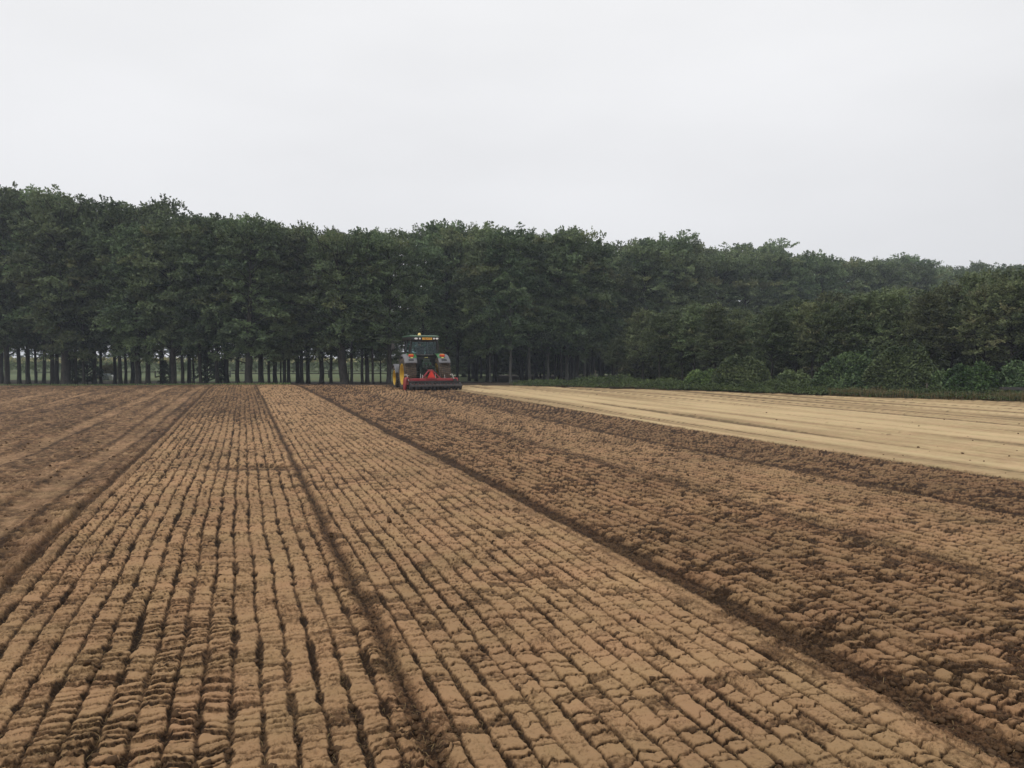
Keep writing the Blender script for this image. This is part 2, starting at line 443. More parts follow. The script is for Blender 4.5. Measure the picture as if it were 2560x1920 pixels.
def strip_relief(X, Y, n, u):
    """relief and tone (dryness plus painted shade) of the cultivated strip n; u runs across the strip from its left edge"""
    W = EDGES[n+1]-EDGES[n]
    seed = 100*(n+1)
    P = [dict(L=0.070, wav=0.022, drop=0.019, gap=0.010, keep=0.08, crumb=0.010, pil=5.0, rise=0.008, pit=0.020, slot=0.012, vary=0.35, dull=0.60),
         dict(L=0.110, wav=0.036, drop=0.008, gap=0.005, keep=0.22, crumb=0.013, pil=6.0, rise=0.006, pit=0.014, slot=0.015, vary=0.38, dull=0.55),
         dict(L=0.080, wav=0.020, drop=0.011, gap=0.010, keep=0.24, crumb=0.011, pil=5.0, rise=0.007, pit=0.012, slot=0.024, vary=0.22, dull=0.80),
         dict(L=0.090, wav=0.020, drop=0.008, gap=0.009, keep=0.15, crumb=0.010, pil=5.0, rise=0.007, pit=0.010, slot=0.024, vary=0.26, dull=0.75),
         dict(L=0.075, wav=0.024, drop=0.011, gap=0.011, keep=0.28, crumb=0.012, pil=4.0, rise=0.007, pit=0.010, slot=0.022, vary=0.20, dull=0.80)][n]
    pitch = W/17.0
    j1 = vn(X*46, Y*46, seed+41); j2 = vn(X*44+9, Y*44, seed+42)
    uu = u + 0.006*vn(X*5, Y*4, seed+40) + (0.002 if n == 0 else 0.005)*vn(X*11, Y*15, seed+43) + 0.0045*j1
    s, d0, d1, k, c = rowcells(uu, Y + 0.0055*j2, pitch, P['L'], seed, P['wav'])
    hid = hsh(k, c, seed+7); hid2 = hsh(k, c, seed+8); hid3 = hsh(k, c, seed+9)
    a = np.abs(2*s)
    big = fbm(X*1.3, Y*0.9, 3, seed+20)                 # patches where the dry surface broke up
    cr = crumbs(X, Y, seed+33)
    fine = sst(-0.1, 0.6, vn(X*1.3+4.6, Y*0.20, seed+22)) if n == 0 else 0.0
    pil = 1 - np.clip(a, 0, 1)**P['pil']
    g = np.round(uu/pitch)
    pitm = sst(0.0, 0.5, vn(g*7.71, Y*(9.5 if n == 0 else 5.0) + 0.6*vn(g*3.3, Y*0.7, seed+26), seed+23))
    wgr = (0.87 - 0.22*pitm) if n == 0 else ((0.86 if n == 1 else 0.80) - 0.12*pitm)
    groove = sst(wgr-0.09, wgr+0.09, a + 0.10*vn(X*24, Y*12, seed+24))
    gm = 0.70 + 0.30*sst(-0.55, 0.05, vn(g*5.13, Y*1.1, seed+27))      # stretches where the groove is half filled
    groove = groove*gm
    h = P['rise']*pil - groove*(P['slot'] + P['pit']*pitm*sst(wgr, 1.0, a))
    ln = d0 + d1
    t = d0/np.maximum(ln, 1e-4)
    amp = np.where(hid2 < 0.25, 0.15, 0.35 + 1.1*hid2)
    slab = P['drop']*amp*(1-t)**1.3 + 0.007*(hid-0.5)
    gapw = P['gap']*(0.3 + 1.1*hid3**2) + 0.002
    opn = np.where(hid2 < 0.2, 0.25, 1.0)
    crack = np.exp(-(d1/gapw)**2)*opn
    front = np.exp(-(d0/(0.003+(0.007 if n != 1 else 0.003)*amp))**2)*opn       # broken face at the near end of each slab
    if n == 0:
        slab = slab*(1-0.6*fine); crack = crack*(1-0.55*fine); front = front*(1-0.5*fine)
    body = 1-groove
    h = h + body*(slab - 0.034*crack - 0.012*front)
    # finer crosswise crinkles, and hairline cracks
    cri = vn(X*7 + 2*big, Y*58 + 3*j1, seed+30); cri2 = vn(X*13, Y*105, seed+31)
    ridge = np.where(np.abs(cri) < 0.13, 1-np.abs(cri)/0.13, 0)*sst(-0.1, 0.4, vn(X*5, Y*9, seed+32))
    h = h + body*(0.0035*cri + 0.002*cri2)*(0.5 + 1.2*fine) - 0.007*ridge*body
    hx = fbm(X*6.5 + 0.5*j1, Y*9, 2, seed+36)
    hair = np.where(np.abs(hx) < 0.030, 1-np.abs(hx)/0.030, 0)*(0.9 if n else 0.3)
    h = h - 0.008*hair*body
    broken = sst(-0.04, 0.10, P['keep'] - (hid + P['vary']*(big+0.12)) + 0.10*j2)
    loose = np.clip(np.maximum(broken, 0.8*groove), 0, 1)
    h = h + P['crumb']*(cr-0.35)*loose*1.5 - 0.003*broken + 0.0075*(cr-0.35)*(1-loose) + 0.0022*j1
    crust_shade = (1-P['dull']*broken*(1.15-0.6*cr))*(1-0.94*groove*(0.78+0.22*pitm))*(1-0.9*crack)*(1-0.85*front)*(1-0.55*hair)*(1-0.45*ridge)  # shade painted into cracks and slab fronts; grooves and broken patches are moist soil
    lit = sst(0.18, 0.55, fbm(X*4.2, Y*3.4, 3, seed+50))*sst(0.30, 0.62, cr + 0.12*j2)   # crumbs lying on the plates
    h = h + 0.008*lit*(0.4+cr)
    crust_shade = crust_shade*(1-0.42*lit)
    crust_shade = crust_shade*(0.78 + 0.24*hid) + 0.26*(cr-0.42)*(1-broken) + 0.10*j2*(1-broken) + 0.30*broken*(cr-0.30)
    if n == 0:      # rough darker stretch far down the first strip, and the cross mark where the machine stopped
        far = sst(21, 27, Y + 2*vn(X*1.2, Y*0.4, 71))*(1-sst(44, 52, Y)*0.6)
        h = h + far*0.025*(cr-0.4); crust_shade = crust_shade*(1-0.32*far*(0.6+0.8*hid3))
        yy = Y - (13.25 - 0.30*(X-0.0)) - 0.10*vn(X*2.2, X*0, 72)
        inx = sst(-0.95, -0.45, X)*(1-sst(0.72, 0.86, X))
        ban = np.exp(-(yy/0.24)**2)*inx
        lip = np.exp(-((yy-0.30)/0.07)**2)*inx*sst(0.0, 0.4, X)
        h = h*(1-0.75*ban) - 0.022*ban + 0.02*ban*(cr-0.4) - 0.05*lip
        crust_shade = crust_shade*(1-0.65*ban*(0.5+0.5*sst(-0.2, 0.5, vn(X*7, Y*5, 73))))*(1-0.85*lip)
    if n == 1:      # drier further down the second strip
        crust_shade = crust_shade*(1 + 0.18*sst(9, 24, Y))
    return h, np.clip(crust_shade, 0, 1), cr

def field(X, Y):
    """relief, tone (dryness plus painted shade) and region of every point inside the field"""
    xw = X - wander(Y)
    E = EDGES
    reg = np.digitize(xw + 0.030*vn(X*6, Y*6, 20) + 0.018*vn(X*19, Y*19, 21), E)            # 0 bare soil, 1..5 strips, 6 sand
    h = np.zeros_like(X); cru = np.zeros_like(X)
    for n in range(5):
        m = reg == n+1
        if not m.any(): continue
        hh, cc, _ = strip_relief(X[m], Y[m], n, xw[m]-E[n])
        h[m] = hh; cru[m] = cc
    m = reg == 0                         # bare, driven-over soil on the left
    x, y, xx = X[m], Y[m], xw[m]
    cr = crumbs(x, y, 700)
    patch = fbm(x*0.55, y*0.30, 4, 701)
    clod = 1-np.abs(vn(x*9, y*7, 712)); clod2 = vn(x*17, y*12, 713)
    lines = fbm(xx*8.0, y*0.30, 3, 711); lines2 = fbm(xx*2.4, y*0.12, 2, 714)
    hh = 0.030*fbm(x*1.6, y*0.5, 3, 702) + 0.020*lines + 0.030*(cr-0.35)*np.clip(0.8+patch*1.2, 0.2, 1.8) + 0.022*(clod*clod-0.3)*np.clip(0.5+patch*1.5, 0, 1.3)
    cc = 0.40 + 0.10*patch + 0.14*lines + 0.12*lines2 + 0.20*vn(x*7, y*6.0, 715) + 0.16*clod2 + 0.30*(clod*clod-0.33) + 0.35*(cr-0.35)
    ripple = np.sin((y + 0.05*vn(x*3, y*2, 705))*2*math.pi/0.085)
    for xc, wd, dep, pal in ((-2.42, 0.20, 0.022, 0.20), (-4.05, 0.24, 0.028, 0.26), (-7.25, 0.16, 0.020, 0.32), (-9.1, 0.26, 0.022, 0.20), (-12.4, 0.22, 0.02, 0.28), (-16.0, 0.3, 0.02, 0.28), (-21, 0.3, 0.02, 0.28), (-27, .4, .02, .28)):
        q = xx - xc - 0.05*vn(y*0.35, y*0+xc, 706)
        tr = np.exp(-(q/wd)**4)
        lug = sst(-0.2, 0.5, vn(x*0.9, y*0.22, 707))
        hh = hh*(1-0.7*tr) - dep*tr + 0.007*ripple*tr*lug
        tv = tr*np.clip(0.55+0.6*vn(y*0.5, y*0+xc, 710), 0.1, 1)
        cc = cc*(1-0.6*tv) + tv*(0.34+pal*0.9) - 0.30*np.exp(-((np.abs(q)-wd*1.25)/0.055)**2)*np.clip(0.4+cr, 0, 1)  # dark lines beside each track paint the shadow of its edges
    for xc, wd, dep in ((-5.65, 0.22, 0.05), (-3.35, 0.12, 0.025), (-10.6, 0.25, 0.05), (-14.2, 0.3, 0.045), (-18.5, .4, .05), (-24, .4, .05)):
        q = xx - xc - 0.10*vn(y*0.25, y*0+xc, 708)
        rd = np.exp(-(q/wd)**2)*np.clip(0.5+0.9*vn(y*0.35, y*0+xc, 709), 0, 1)
        hh = hh + dep*rd*(0.4+cr); cc = cc - 0.42*rd*(0.4+0.6*cr)
    h[m] = hh; cru[m] = np.clip(cc, 0, 1)
    m = reg == 6                         # dry rolled sandy soil on the right
    x, y, xx = X[m], Y[m], xw[m]
    st = fbm(xx*0.75, y*0.05, 3, 801); st2 = fbm(xx*2.6, y*0.10, 2, 802)
    hh = 0.014*st + 0.007*st2 + 0.004*fbm(x*12, y*12, 2, 803)
    cc = 0.62 + 0.55*st + 0.50*st2 + 0.05*vn(x*6, y*3, 804)
    for j in range(24):
        xc = 11.5 + j*0.95 + 0.45*math.sin(j*2.4)
        q = xx - xc - 0.10*vn(y*0.09, y*0+xc, 805)
        li = np.exp(-(q/(0.07+0.05*(j % 3)))**2)*np.clip(0.35+1.0*vn(y*0.16, y*0+xc*3, 806), 0, 1)
        ru = 1-np.abs(vn(x*7, y*7, 807))
        hh = hh - 0.022*li + 0.012*li*ru; cc = cc - 0.85*li*(0.35+0.65*ru)
    spot = sst(0.80, 0.93, vn(x*4.5, y*3.0, 808))*sst(0.3, 0.7, vn(x*0.6, y*0.3, 809))
    hh = hh + 0.02*spot; cc = cc - 0.6*spot
    h[m] = hh; cru[m] = np.clip(cc, 0, 1)
    # furrows and lips along the strip edges
    cr = crumbs(X, Y, 900)
    for xc, wd, dep, moist, lip in ((-1.80, 0.050, 0.034, 0.75, 0.026), (0.81, 0.060, 0.018, 0.66, 0.0), (3.33, 0.13, 0.024, 0.74, 0.010), (5.76, 0.13, 0.004, 0.40, 0.0), (8.26, 0.11, 0.012, 0.55, 0.0), (10.70, 0.07, 0.03, 0.5, 0.0)):
        q = xw - xc - 0.020*vn(Y*2.2, Y*0+xc, 901)
        fu = np.exp(-(q/wd)**4)
        sl = np.exp(-(q/(wd*1.9))**4)
        h[:] = h*(1-0.85*fu) - dep*fu + 0.034*sl*(cr-0.25) + 0.010*sl*vn(X*14, Y*14, 903)
        cru[:] = cru*(1-moist*fu)*(1-0.22*(sl-fu)*cr) + 0.10*fu*cr
        if lip:
            lp = np.exp(-((q-(0.14 if xc < 0 else -0.22))/0.04)**2)
            h[:] = h*(1-0.6*lp) + lip*lp*(0.8+0.5*cr); cru[:] = cru*(1-0.7*lp) + 0.7*lp*(0.60+0.12*vn(X*8, Y*3, 902)+0.3*(cr-0.4))
    return h, np.clip(cru, 0, 1), reg

# a fan of quads that grow with distance from the standpoint; heights, dryness and painted shade are functions of the place alone
_side = np.concatenate([np.linspace(0.695, 1.30, 135)[1:], np.tan(np.linspace(RAD(53), RAD(74), 26))])
bcols = np.concatenate([-_side[::-1], np.linspace(-0.695, 0.695, 1230), _side])
drows = np.concatenate([np.linspace(1.3, 3.1, 24), 1/np.linspace(1/3.15, 1/63.0, 605), np.linspace(64, 100, 25)])
Bg, Dg = np.meshgrid(bcols, drows)
Xg = FW[0]*Dg + RT[0]*Bg*Dg
Yg = FW[1]*Dg + RT[1]*Bg*Dg
inside = (Dg < edge_depth(Bg))
Zg = ground(Xg, Yg)
sandm = sst(-0.06, 0.06, Xg - wander(Yg) - EDGES[5] + 0.05*vn(Xg*5, Yg*5, 23) + 0.03*vn(Xg*13, Yg*13, 24))
cru = np.zeros_like(Zg); reg = np.full(Zg.shape, 7)
fx, fy = Xg[inside], Yg[inside]
hh, cc, rr = field(fx, fy)
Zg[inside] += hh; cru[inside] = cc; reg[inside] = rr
out = ~inside
Zg[out] += 0.05*fbm(Xg[out]*0.8, Yg[out]*0.8, 3, 950)
dist_out = Dg - edge_depth(Bg)
reg[out & (Bg < -0.30) & (dist_out < 2.4)] = 8
reg[out & (dist_out > 16) & (Bg < -0.02)] = 9
nr, nc = Zg.shape
idx = np.arange(nr*nc).reshape(nr, nc)
F = np.stack([idx[:-1, :-1], idx[:-1, 1:], idx[1:, 1:], idx[1:, :-1]], -1).reshape(-1, 4)
freg = reg[:-1, :-1].reshape(-1)
V = np.stack([Xg, Yg, Zg], -1).reshape(-1, 3)
cflat = cru.reshape(-1); sflat = sandm.reshape(-1)
def region(name, ids, mat):
    f = F[np.isin(freg, ids)]
    if not len(f): return
    u, inv = np.unique(f, return_inverse=True)
    me = np_mesh(name, V[u], inv.reshape(-1, 4), mat, {'crust_shade': cflat[u], 'sand': sflat[u]})
    o = link(name, me); o['kind'] = 'structure'
    return o
region('bare_soil_field', [0], M['bare'])
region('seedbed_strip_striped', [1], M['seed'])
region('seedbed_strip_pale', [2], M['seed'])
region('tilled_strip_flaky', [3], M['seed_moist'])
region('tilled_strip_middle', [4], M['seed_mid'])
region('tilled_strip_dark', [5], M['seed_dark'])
region('sandy_field', [6], M['sand'])
region('woodland_floor', [7], M['floor'])
region('grass_verge', [8], M['verge'])
region('near_meadow', [9], M['meadow'])

# the rest of the ground, out to the horizon
ang = np.linspace(0, 2*math.pi, 97)[:-1]
rad = np.array([1.0, 3, 8, 20, 45, 75, 101, 140, 200, 300, 420])
A, R_ = np.meshgrid(ang, rad)
gx, gy = np.sin(A)*R_, np.cos(A)*R_
gzv = ground(gx, gy) - np.where(R_ < 101.5, 0.35, 0.0) - 0.04
n_a = len(ang)
gi = np.arange(len(rad)*n_a).reshape(len(rad), n_a)
GF = np.stack([gi[:-1], np.roll(gi, -1, 1)[:-1], np.roll(gi, -1, 1)[1:], gi[1:]], -1).reshape(-1, 4)
GV = np.stack([gx, gy, gzv], -1).reshape(-1, 3)
tag(link('ground', np_mesh('ground', GV, GF, M['meadow'])), kind='structure')

# loose clods and straw on the cultivated soil
rng = np.random.default_rng(7)
def scatter(n, dmin, dmax, bmax=0.72):
    d = 1/rng.uniform(1/dmax, 1/dmin, n); b = rng.uniform(-bmax, bmax, n)
    return FW[0]*d + RT[0]*b*d, FW[1]*d + RT[1]*b*d, d
def field_z(x, y):
    h, c, r = field(x, y)
    return ground(x, y)+h, c, r
bmi = bmesh.new(); bmesh.ops.create_icosphere(bmi, subdivisions=1, radius=1.0)
ico_v = np.array([v.co[:] for v in bmi.verts]); bmi.faces.ensure_lookup_table()
ico_f = np.array([[v.index for v in f.verts] for f in bmi.faces]); bmi.free()
cx, cy, cd = scatter(16000, 3.1, 22)
cz, cc_, cr_ = field_z(cx, cy)
keep = (cr_ <= 5) & (cc_ < 0.33) & (rng.random(len(cx)) < np.where(cr_ >= 3, 0.9, 0.5))
cx, cy, cz, cd = cx[keep][:3600], cy[keep][:3600], cz[keep][:3600], cd[keep][:3600]
cs = 0.006 + 0.020*rng.random(len(cx))**3.0
lx, ly, ld = scatter(9000, 4.0, 40)
lz, lc, lr = field_z(lx, ly)
keep = ((lr == 0) & (rng.random(len(lx)) < 0.8)) | ((lr == 6) & (rng.random(len(lx)) < 0.12))
lx, ly, lz, ld = lx[keep], ly[keep], lz[keep], ld[keep]
cx = np.concatenate([cx, lx]); cy = np.concatenate([cy, ly]); cz = np.concatenate([cz, lz])
cs = np.concatenate([cs, (0.006 + 0.020*rng.random(len(lx))**3.0)*np.clip(ld/10, 0.6, 1.3)])
_b = [(at(-0.156, 8.45), 0.042), (at(-0.14, 8.7), 0.024), (at(-0.006, 9.1), 0.026), (at(0.02, 8.2), 0.022), (at(0.19, 7.2), 0.022)]
bx_ = np.array([q[0][0] for q in _b]); by_ = np.array([q[0][1] for q in _b])
bz_, _, _ = field_z(bx_, by_)
cx = np.concatenate([cx, bx_]); cy = np.concatenate([cy, by_]); cz = np.concatenate([cz, bz_+0.02]); cs = np.concatenate([cs, [q[1] for q in _b]])
n_c = len(cx)
cv = ico_v[None]*(0.45 + 0.95*rng.random((n_c, len(ico_v), 1)))*cs[:, None, None]
cv[..., 2] *= 0.75
th = rng.random(n_c)*6.28
c_, s_ = np.cos(th)[:, None], np.sin(th)[:, None]
cv = np.stack([cv[..., 0]*c_ - cv[..., 1]*s_, cv[..., 0]*s_ + cv[..., 1]*c_, cv[..., 2]], -1)
cv = cv + np.stack([cx, cy, cz + 0.25*cs], -1)[:, None]
cf = (ico_f[None] + (np.arange(n_c)*len(ico_v))[:, None, None]).reshape(-1, 3)
tag(link('soil_clods', np_mesh('soil_clods', cv.reshape(-1, 3), cf, M['clod'])), 'loose brown soil clods scattered over the tilled strips', 'soil clods', kind='stuff')

sx, sy, sd = scatter(34000, 3.1, 11)
sz, sc_, sr_ = field_z(sx, sy)
keep = (sr_ <= 5) & (rng.random(len(sx)) < np.clip(0.75-0.75*sc_, 0.05, 1)*(0.35+0.65*(vn(sx*1.4, sy*1.1, 960) > 0.0)))
sx, sy, sz = sx[keep][:9000], sy[keep][:9000], sz[keep][:9000]
n_s = len(sx)
L_ = 0.012 + 0.04*rng.random(n_s)**1.5; th = rng.random(n_s)*6.28; el = rng.random(n_s)**3*0.8
dx = np.stack([np.cos(th)*np.cos(el), np.sin(th)*np.cos(el), np.sin(el)], -1)
sw = np.stack([-np.sin(th), np.cos(th), 0*th], -1)*(0.0006+0.0006*rng.random(n_s))[:, None]
p0 = np.stack([sx, sy, sz], -1); p2 = p0 + dx*L_[:, None]
pm = (p0+p2)/2 + np.stack([0*th, 0*th, 0.18*L_], -1)
SV = np.stack([p0-sw, p0+sw, pm+sw, pm-sw, p2+sw*0.4, p2-sw*0.4], 1).reshape(-1, 3)
o_ = (np.arange(n_s)*6)[:, None]
SF = np.concatenate([o_+np.array([[0, 1, 2, 3]]), o_+np.array([[3, 2, 4, 5]])], 0)
tag(link('straw_bits', np_mesh('straw_bits', SV, SF, M['straw'])), 'dry straw and root fibres lying in the grooves', 'straw', kind='stuff')

# ------------------------------------------------------------------ trees
def unit(a):
    return a/np.maximum(np.linalg.norm(a, axis=-1, keepdims=True), 1e-9)
def sprays(P, D, Ln, nleaf, size, rng, droop=0.12, spread=0.30, tone=None, warm=None, jitter=0.45, normal=None, flutter=0.55):
    """flat leafy sprays: start points P (n,3), directions D, lengths Ln; returns quads"""
    n = len(P)
    up = np.array([0, 0, 1.0])
    side = unit(np.cross(D, up) + 0.15*rng.normal(size=(n, 3)))
    nor = unit(np.cross(side, D))
    t = rng.random((n, nleaf))**0.75
    sg = np.where(rng.random((n, nleaf)) < 0.5, -1.0, 1.0)
    wid = spread*(1-0.75*t)*rng.random((n, nleaf))*sg
    q = P[:, None] + D[:, None]*(Ln[:, None]*t)[..., None] + side[:, None]*(wid*Ln[:, None])[..., None] \
        + nor[:, None]*(0.06*Ln[:, None]*rng.normal(size=(n, nleaf)))[..., None]
    q[..., 2] -= droop*(Ln[:, None]*t*t)
    ax = unit(D[:, None]*(0.5+0.4*rng.random((n, nleaf)))[..., None] + side[:, None]*(sg*0.75)[..., None] + jitter*rng.normal(size=(n, nleaf, 3)))
    face = nor if normal is None else normal
    ln = np.cross(ax, unit(face[:, None] + flutter*rng.normal(size=(n, nleaf, 3))))
    ln = unit(ln)
    sz = size*(0.6+0.8*rng.random((n, nleaf)))[..., None]
    b = q; tip = q + ax*sz; m = q + ax*sz*0.45
    a1 = m + ln*sz*0.30; a2 = m - ln*sz*0.30
    V = np.stack([b, a1, tip, a2], 2).reshape(-1, 3)
    F = np.arange(len(V)).reshape(-1, 4)
    if tone is None: tone = rng.random(n)
    if warm is None: warm = np.zeros(n)
    T = np.repeat(np.clip(tone[:, None] + 0.25*rng.normal(size=(n, nleaf)), 0, 1).reshape(-1), 4)
    Wm = np.repeat(np.clip(warm[:, None]*(0.4+1.0*rng.random((n, nleaf))), 0, 1).reshape(-1), 4)
    return V, F, T, Wm

def tree_variant(seed, H, R, hb, nclump, nspray, nleaf, leaf, mat, kind='beech', trunk_r=0.2, bark='bark', stem_top=0.86):
    """returns (trunk mesh, crown mesh) of a tree of height H, crown radius R, crown base hb"""
    rg = np.random.default_rng(seed); rd = random.Random(seed)
    mb = MB()
    lean = (rd.uniform(-.02, .02), rd.uniform(-.02, .02))
    hs = [0, 0.12, 0.4, 1.0, 2.2, H*0.35, H*0.55, H*stem_top]
    wob = [(0, 0)]*3 + [(rd.uniform(-.05, .05), rd.uniform(-.05, .05)) for _ in range(5)]
    prof = [1.65, 1.32, 1.10, 1.0, 0.94, 0.75, 0.5, 0.10]
    axis = [Vector((lean[0]*h+w[0], lean[1]*h+w[1], h)) for h, w in zip(hs, wob)]
    mb.tube(axis, [trunk_r*p for p in prof], 9)
    def stem(h):
        for i in range(len(hs)-1):
            if hs[i] <= h <= hs[i+1]:
                f = (h-hs[i])/(hs[i+1]-hs[i]); return axis[i].lerp(axis[i+1], f)
        return axis[-1]
    P = []; D = []; Ln = []; T = []; Wm = []; NN = []
    for c in range(nclump):
        f = (c + rd.random())/nclump
        h = hb + (H*0.96-hb)*(f**0.92)
        rel = (h-hb)/(H-hb)
        if kind == 'beech':
            shape = min(1.0, 0.70+rel*0.9) * math.sqrt(max(0.03, 1-max(0, (rel-0.45)/0.57)**2.2))
        elif kind == 'young':
            shape = (0.75+0.25*math.sin(min(1, rel*2.2)*1.57))*(1-rel)**0.62 + 0.05
        else:
            shape = 1-rel*0.95
        ph = c*2.39996 + rd.uniform(-.5, .5)
        rho = R*shape*(0.30+0.70*math.sqrt(rd.random()))
        ctr = Vector((rho*math.cos(ph), rho*math.sin(ph), h)) + Vector((lean[0]*h, lean[1]*h, 0))
        b0 = stem(max(hb*0.8, min(H*stem_top, h - rho*(0.45 if rel < .7 else 0.9))))
        mid = b0.lerp(ctr, 0.5) + Vector((0, 0, 0.12*rho))
        mb.tube([b0, mid, ctr], [0.035+0.012*H*0.12*(1-rel), 0.03, 0.012], 5, cap=False)
        ct = rd.random(); cw = 0.55 if rd.random() < 0.06 else (0.20*rd.random())
        cr = {'beech': rd.uniform(0.6, 1.15), 'young': rd.uniform(0.3, 0.5), 'fir': 0.12}[kind]   # bough radius
        ns = int(nspray*(0.5+0.9*cr)) if kind == 'beech' else nspray
        tilt = 0.35 - 0.55*rel
        for s in range(ns):
            az = ph + rd.gauss(0, 1.25)
            q = math.sqrt(rd.random())
            a2 = rd.random()*6.28
            off = Vector((q*cr*math.cos(a2), q*cr*math.sin(a2), 0))
            outw = off.x*math.cos(ph) + off.y*math.sin(ph)
            off.z = cr*0.85*(1-q*q)*rd.uniform(0.1, 1.05) - outw*tilt
            if kind == 'beech':
                el = rd.gauss(-0.10 + 0.95*rel**1.6, 0.50)
                ln = rd.uniform(0.5, 1.05)
            elif kind == 'young':
                el = rd.gauss(0.10 + 1.0*rel, 0.3); ln = rd.uniform(0.5, 1.05)
            else:
                el = rd.gauss(-0.15, 0.12); ln = rd.uniform(0.5, 0.9)*R*0.6
            if kind != 'fir' and q > 0.5: az = a2 + rd.gauss(0, 0.5)
            d = Vector((math.cos(az)*math.cos(el), math.sin(az)*math.cos(el), math.sin(el)))
            P.append(ctr + off - d*0.3); D.append(d); Ln.append(ln)
            NN.append((Vector((off.x, off.y, 0))*(0.9/cr) + Vector((math.cos(ph), math.sin(ph), 0))*0.35 + Vector((0, 0, 0.75))).normalized())
            T.append(min(1, max(0, ct*0.85 + rd.uniform(-.12, .22)))); Wm.append(cw)
    # leaders that stand proud of the top
    if kind in ('beech', 'young'):
        for c in range(22 if kind == 'beech' else 8):
            az = rd.random()*6.28; r0 = R*(0.75 if kind == 'beech' else .2)*math.sqrt(rd.random())
            el = rd.uniform(0.55, 1.45)
            d = Vector((math.cos(az)*math.cos(el), math.sin(az)*math.cos(el), math.sin(el)))
            p = Vector((r0*math.cos(az), r0*math.sin(az), H*0.93 - r0*0.42 + rd.uniform(-.3, .2)))
            L0 = rd.uniform(0.8, 1.9)*(1 if kind == 'beech' else .7)
            mb.tube([p-d*0.4, p+d*L0*0.8], [0.02, 0.006], 4, cap=False)
            for s in range(2):
                NN.append(Vector((rd.gauss(0, 1), rd.gauss(0, 1), 0.8)).normalized())
                P.append(p); D.append((d + Vector((rd.gauss(0, .12), rd.gauss(0, .12), 0))).normalized()); Ln.append(L0*rd.uniform(.8, 1.05)); T.append(rd.random()*.8); Wm.append(0.15)
    P = np.array([p[:] for p in P]); D = np.array([p[:] for p in D]); Ln = np.array(Ln)
    V, F, Tn, W = sprays(P, D, Ln, nleaf, leaf, rg, tone=np.array(T), warm=np.array(Wm), spread=0.30 if kind != 'young' else 0.26, droop=0.14 if kind != 'fir' else 0.25, jitter=0.35, normal=np.array([q[:] for q in NN]))
    o = mb.build('trunk', M[bark], smooth=True)
    tm = o.data; bpy.data.objects.remove(o)
    cm = np_mesh('crown', V, F, mat, {'tone': Tn, 'warm': W})
    return tm, cm

BEECH = [tree_variant(10+i, 14.0, 2.45+0.25*(i % 3), (3.8, 2.6, 4.3, 3.2, 2.2, 3.5)[i], 50, 15, 31, 0.183, M['beech'], trunk_r=0.2) for i in range(6)]
YOUNG = [tree_variant(40+i, 6.5, 1.35, (2.7, 2.2, 3.0, 2.4)[i], 70, 6, 36, 0.12, M['young'], 'young', trunk_r=0.075) for i in range(4)]
YOUNG_LOW = [tree_variant(50+i, 6.5, 1.5, 0.4, 84, 6, 28, 0.14, M['young'], 'young', trunk_r=0.075) for i in range(2)]
FIR = [tree_variant(60+i, 2.6, 0.95, 0.25, 34, 4, 34, 0.10, M['fir'], 'fir', trunk_r=0.035, stem_top=0.97) for i in range(2)]

BARKS = {}
def plant(name, variant, b, d, scale, label, cat, group, rz=None, trunk_w=None, bark=None):
    x, y = at(b, d)
    o = empty(name, (x, y, gz(x, y)-0.05), random.random()*6.28 if rz is None else rz, scale)
    tm, cm = variant
    t = link('trunk', tm, o); c = link('crown', cm, o)
    if trunk_w is not None:
        t.scale = (trunk_w, trunk_w, 1)
    if bark:
        t.material_slots[0].link = 'OBJECT'; t.material_slots[0].material = M[bark]
    tag(o, label, cat, group)
    return o

random.seed(5)
# height of the canopy above eye level, per metre of distance, along the bearing
SKY_B = (np.array([-200, 0, 100, 250, 400, 480, 560, 640, 800, 900, 1000, 1150, 1250, 1450, 1520, 1660, 1820, 1950, 2100, 2250, 2350, 2450, 2560, 2760])-1280)/1980
SKY_T = (889-np.array([455, 465, 472, 500, 492, 515, 535, 545, 560, 540, 555, 542, 562, 562, 606, 585, 584, 603, 628, 622, 640, 652, 650, 650]))/1980
def canopy(b, d, spare=0.6):
    x, y = at(b, d)
    return EYE + float(np.interp(b, SKY_B, SKY_T))*d - gz(x, y) - spare
# trunks of the roadside row, left to right: (x in a 2560 wide survey strip, trunk width there)
row = [(x*.3375, w*.3375) for x, w in ((10,30),(50,38),(140,28),(207,32),(265,18),(323,24),(385,24),(422,26),(485,66),(560,24),(617,20),(695,26),(745,20),(850,22),(890,26),(930,20),(1022,38),(1093,36),(1200,32),(1285,40),(1352,22),(1400,28),(1433,16),(1487,26),(1520,18),(1605,24),(1678,34),(1758,30),(1840,50))]
row += [(600+x*.3134, w*.3134) for x, w in ((165,38),(230,20),(280,32),(325,12),(345,12),(358,20),(388,26),(460,28),(495,20),(543,32),(650,36),(725,26),(835,70),(890,24),(975,24),(1015,32),(1060,20),(1122,12),(1185,40))]
def edge_at(b): return float(edge_depth(np.array([b]))[0])
for i, (x, w) in enumerate(row):
    b = (x-1280)/1980
    d = edge_at(b) + 1.3 + (0.5 if w > 12 else random.uniform(1.0, 6.0)) + max(0, b+0.35)*16
    tw = w*d/1980/0.4
    hgt = canopy(b, d) + random.uniform(-1.8, 0.45)
    if w < 5: hgt *= 0.8
    s = hgt/14.0
    look = 'massive thick-trunked' if w > 18 else ('stout dark-trunked' if w > 10.5 else ('slender dark-trunked' if w > 5.5 else 'thin pole-like'))
    plant('beech_tree', BEECH[i % 6], b, d, (s*random.uniform(.92, 1.08), s*random.uniform(.92, 1.08), s),
          '%s beech, %s trunk from the left end of the tree row' % (look, ordw(i+1)), 'beech tree', 'beeches in the row behind the field',
          trunk_w=tw/(s))
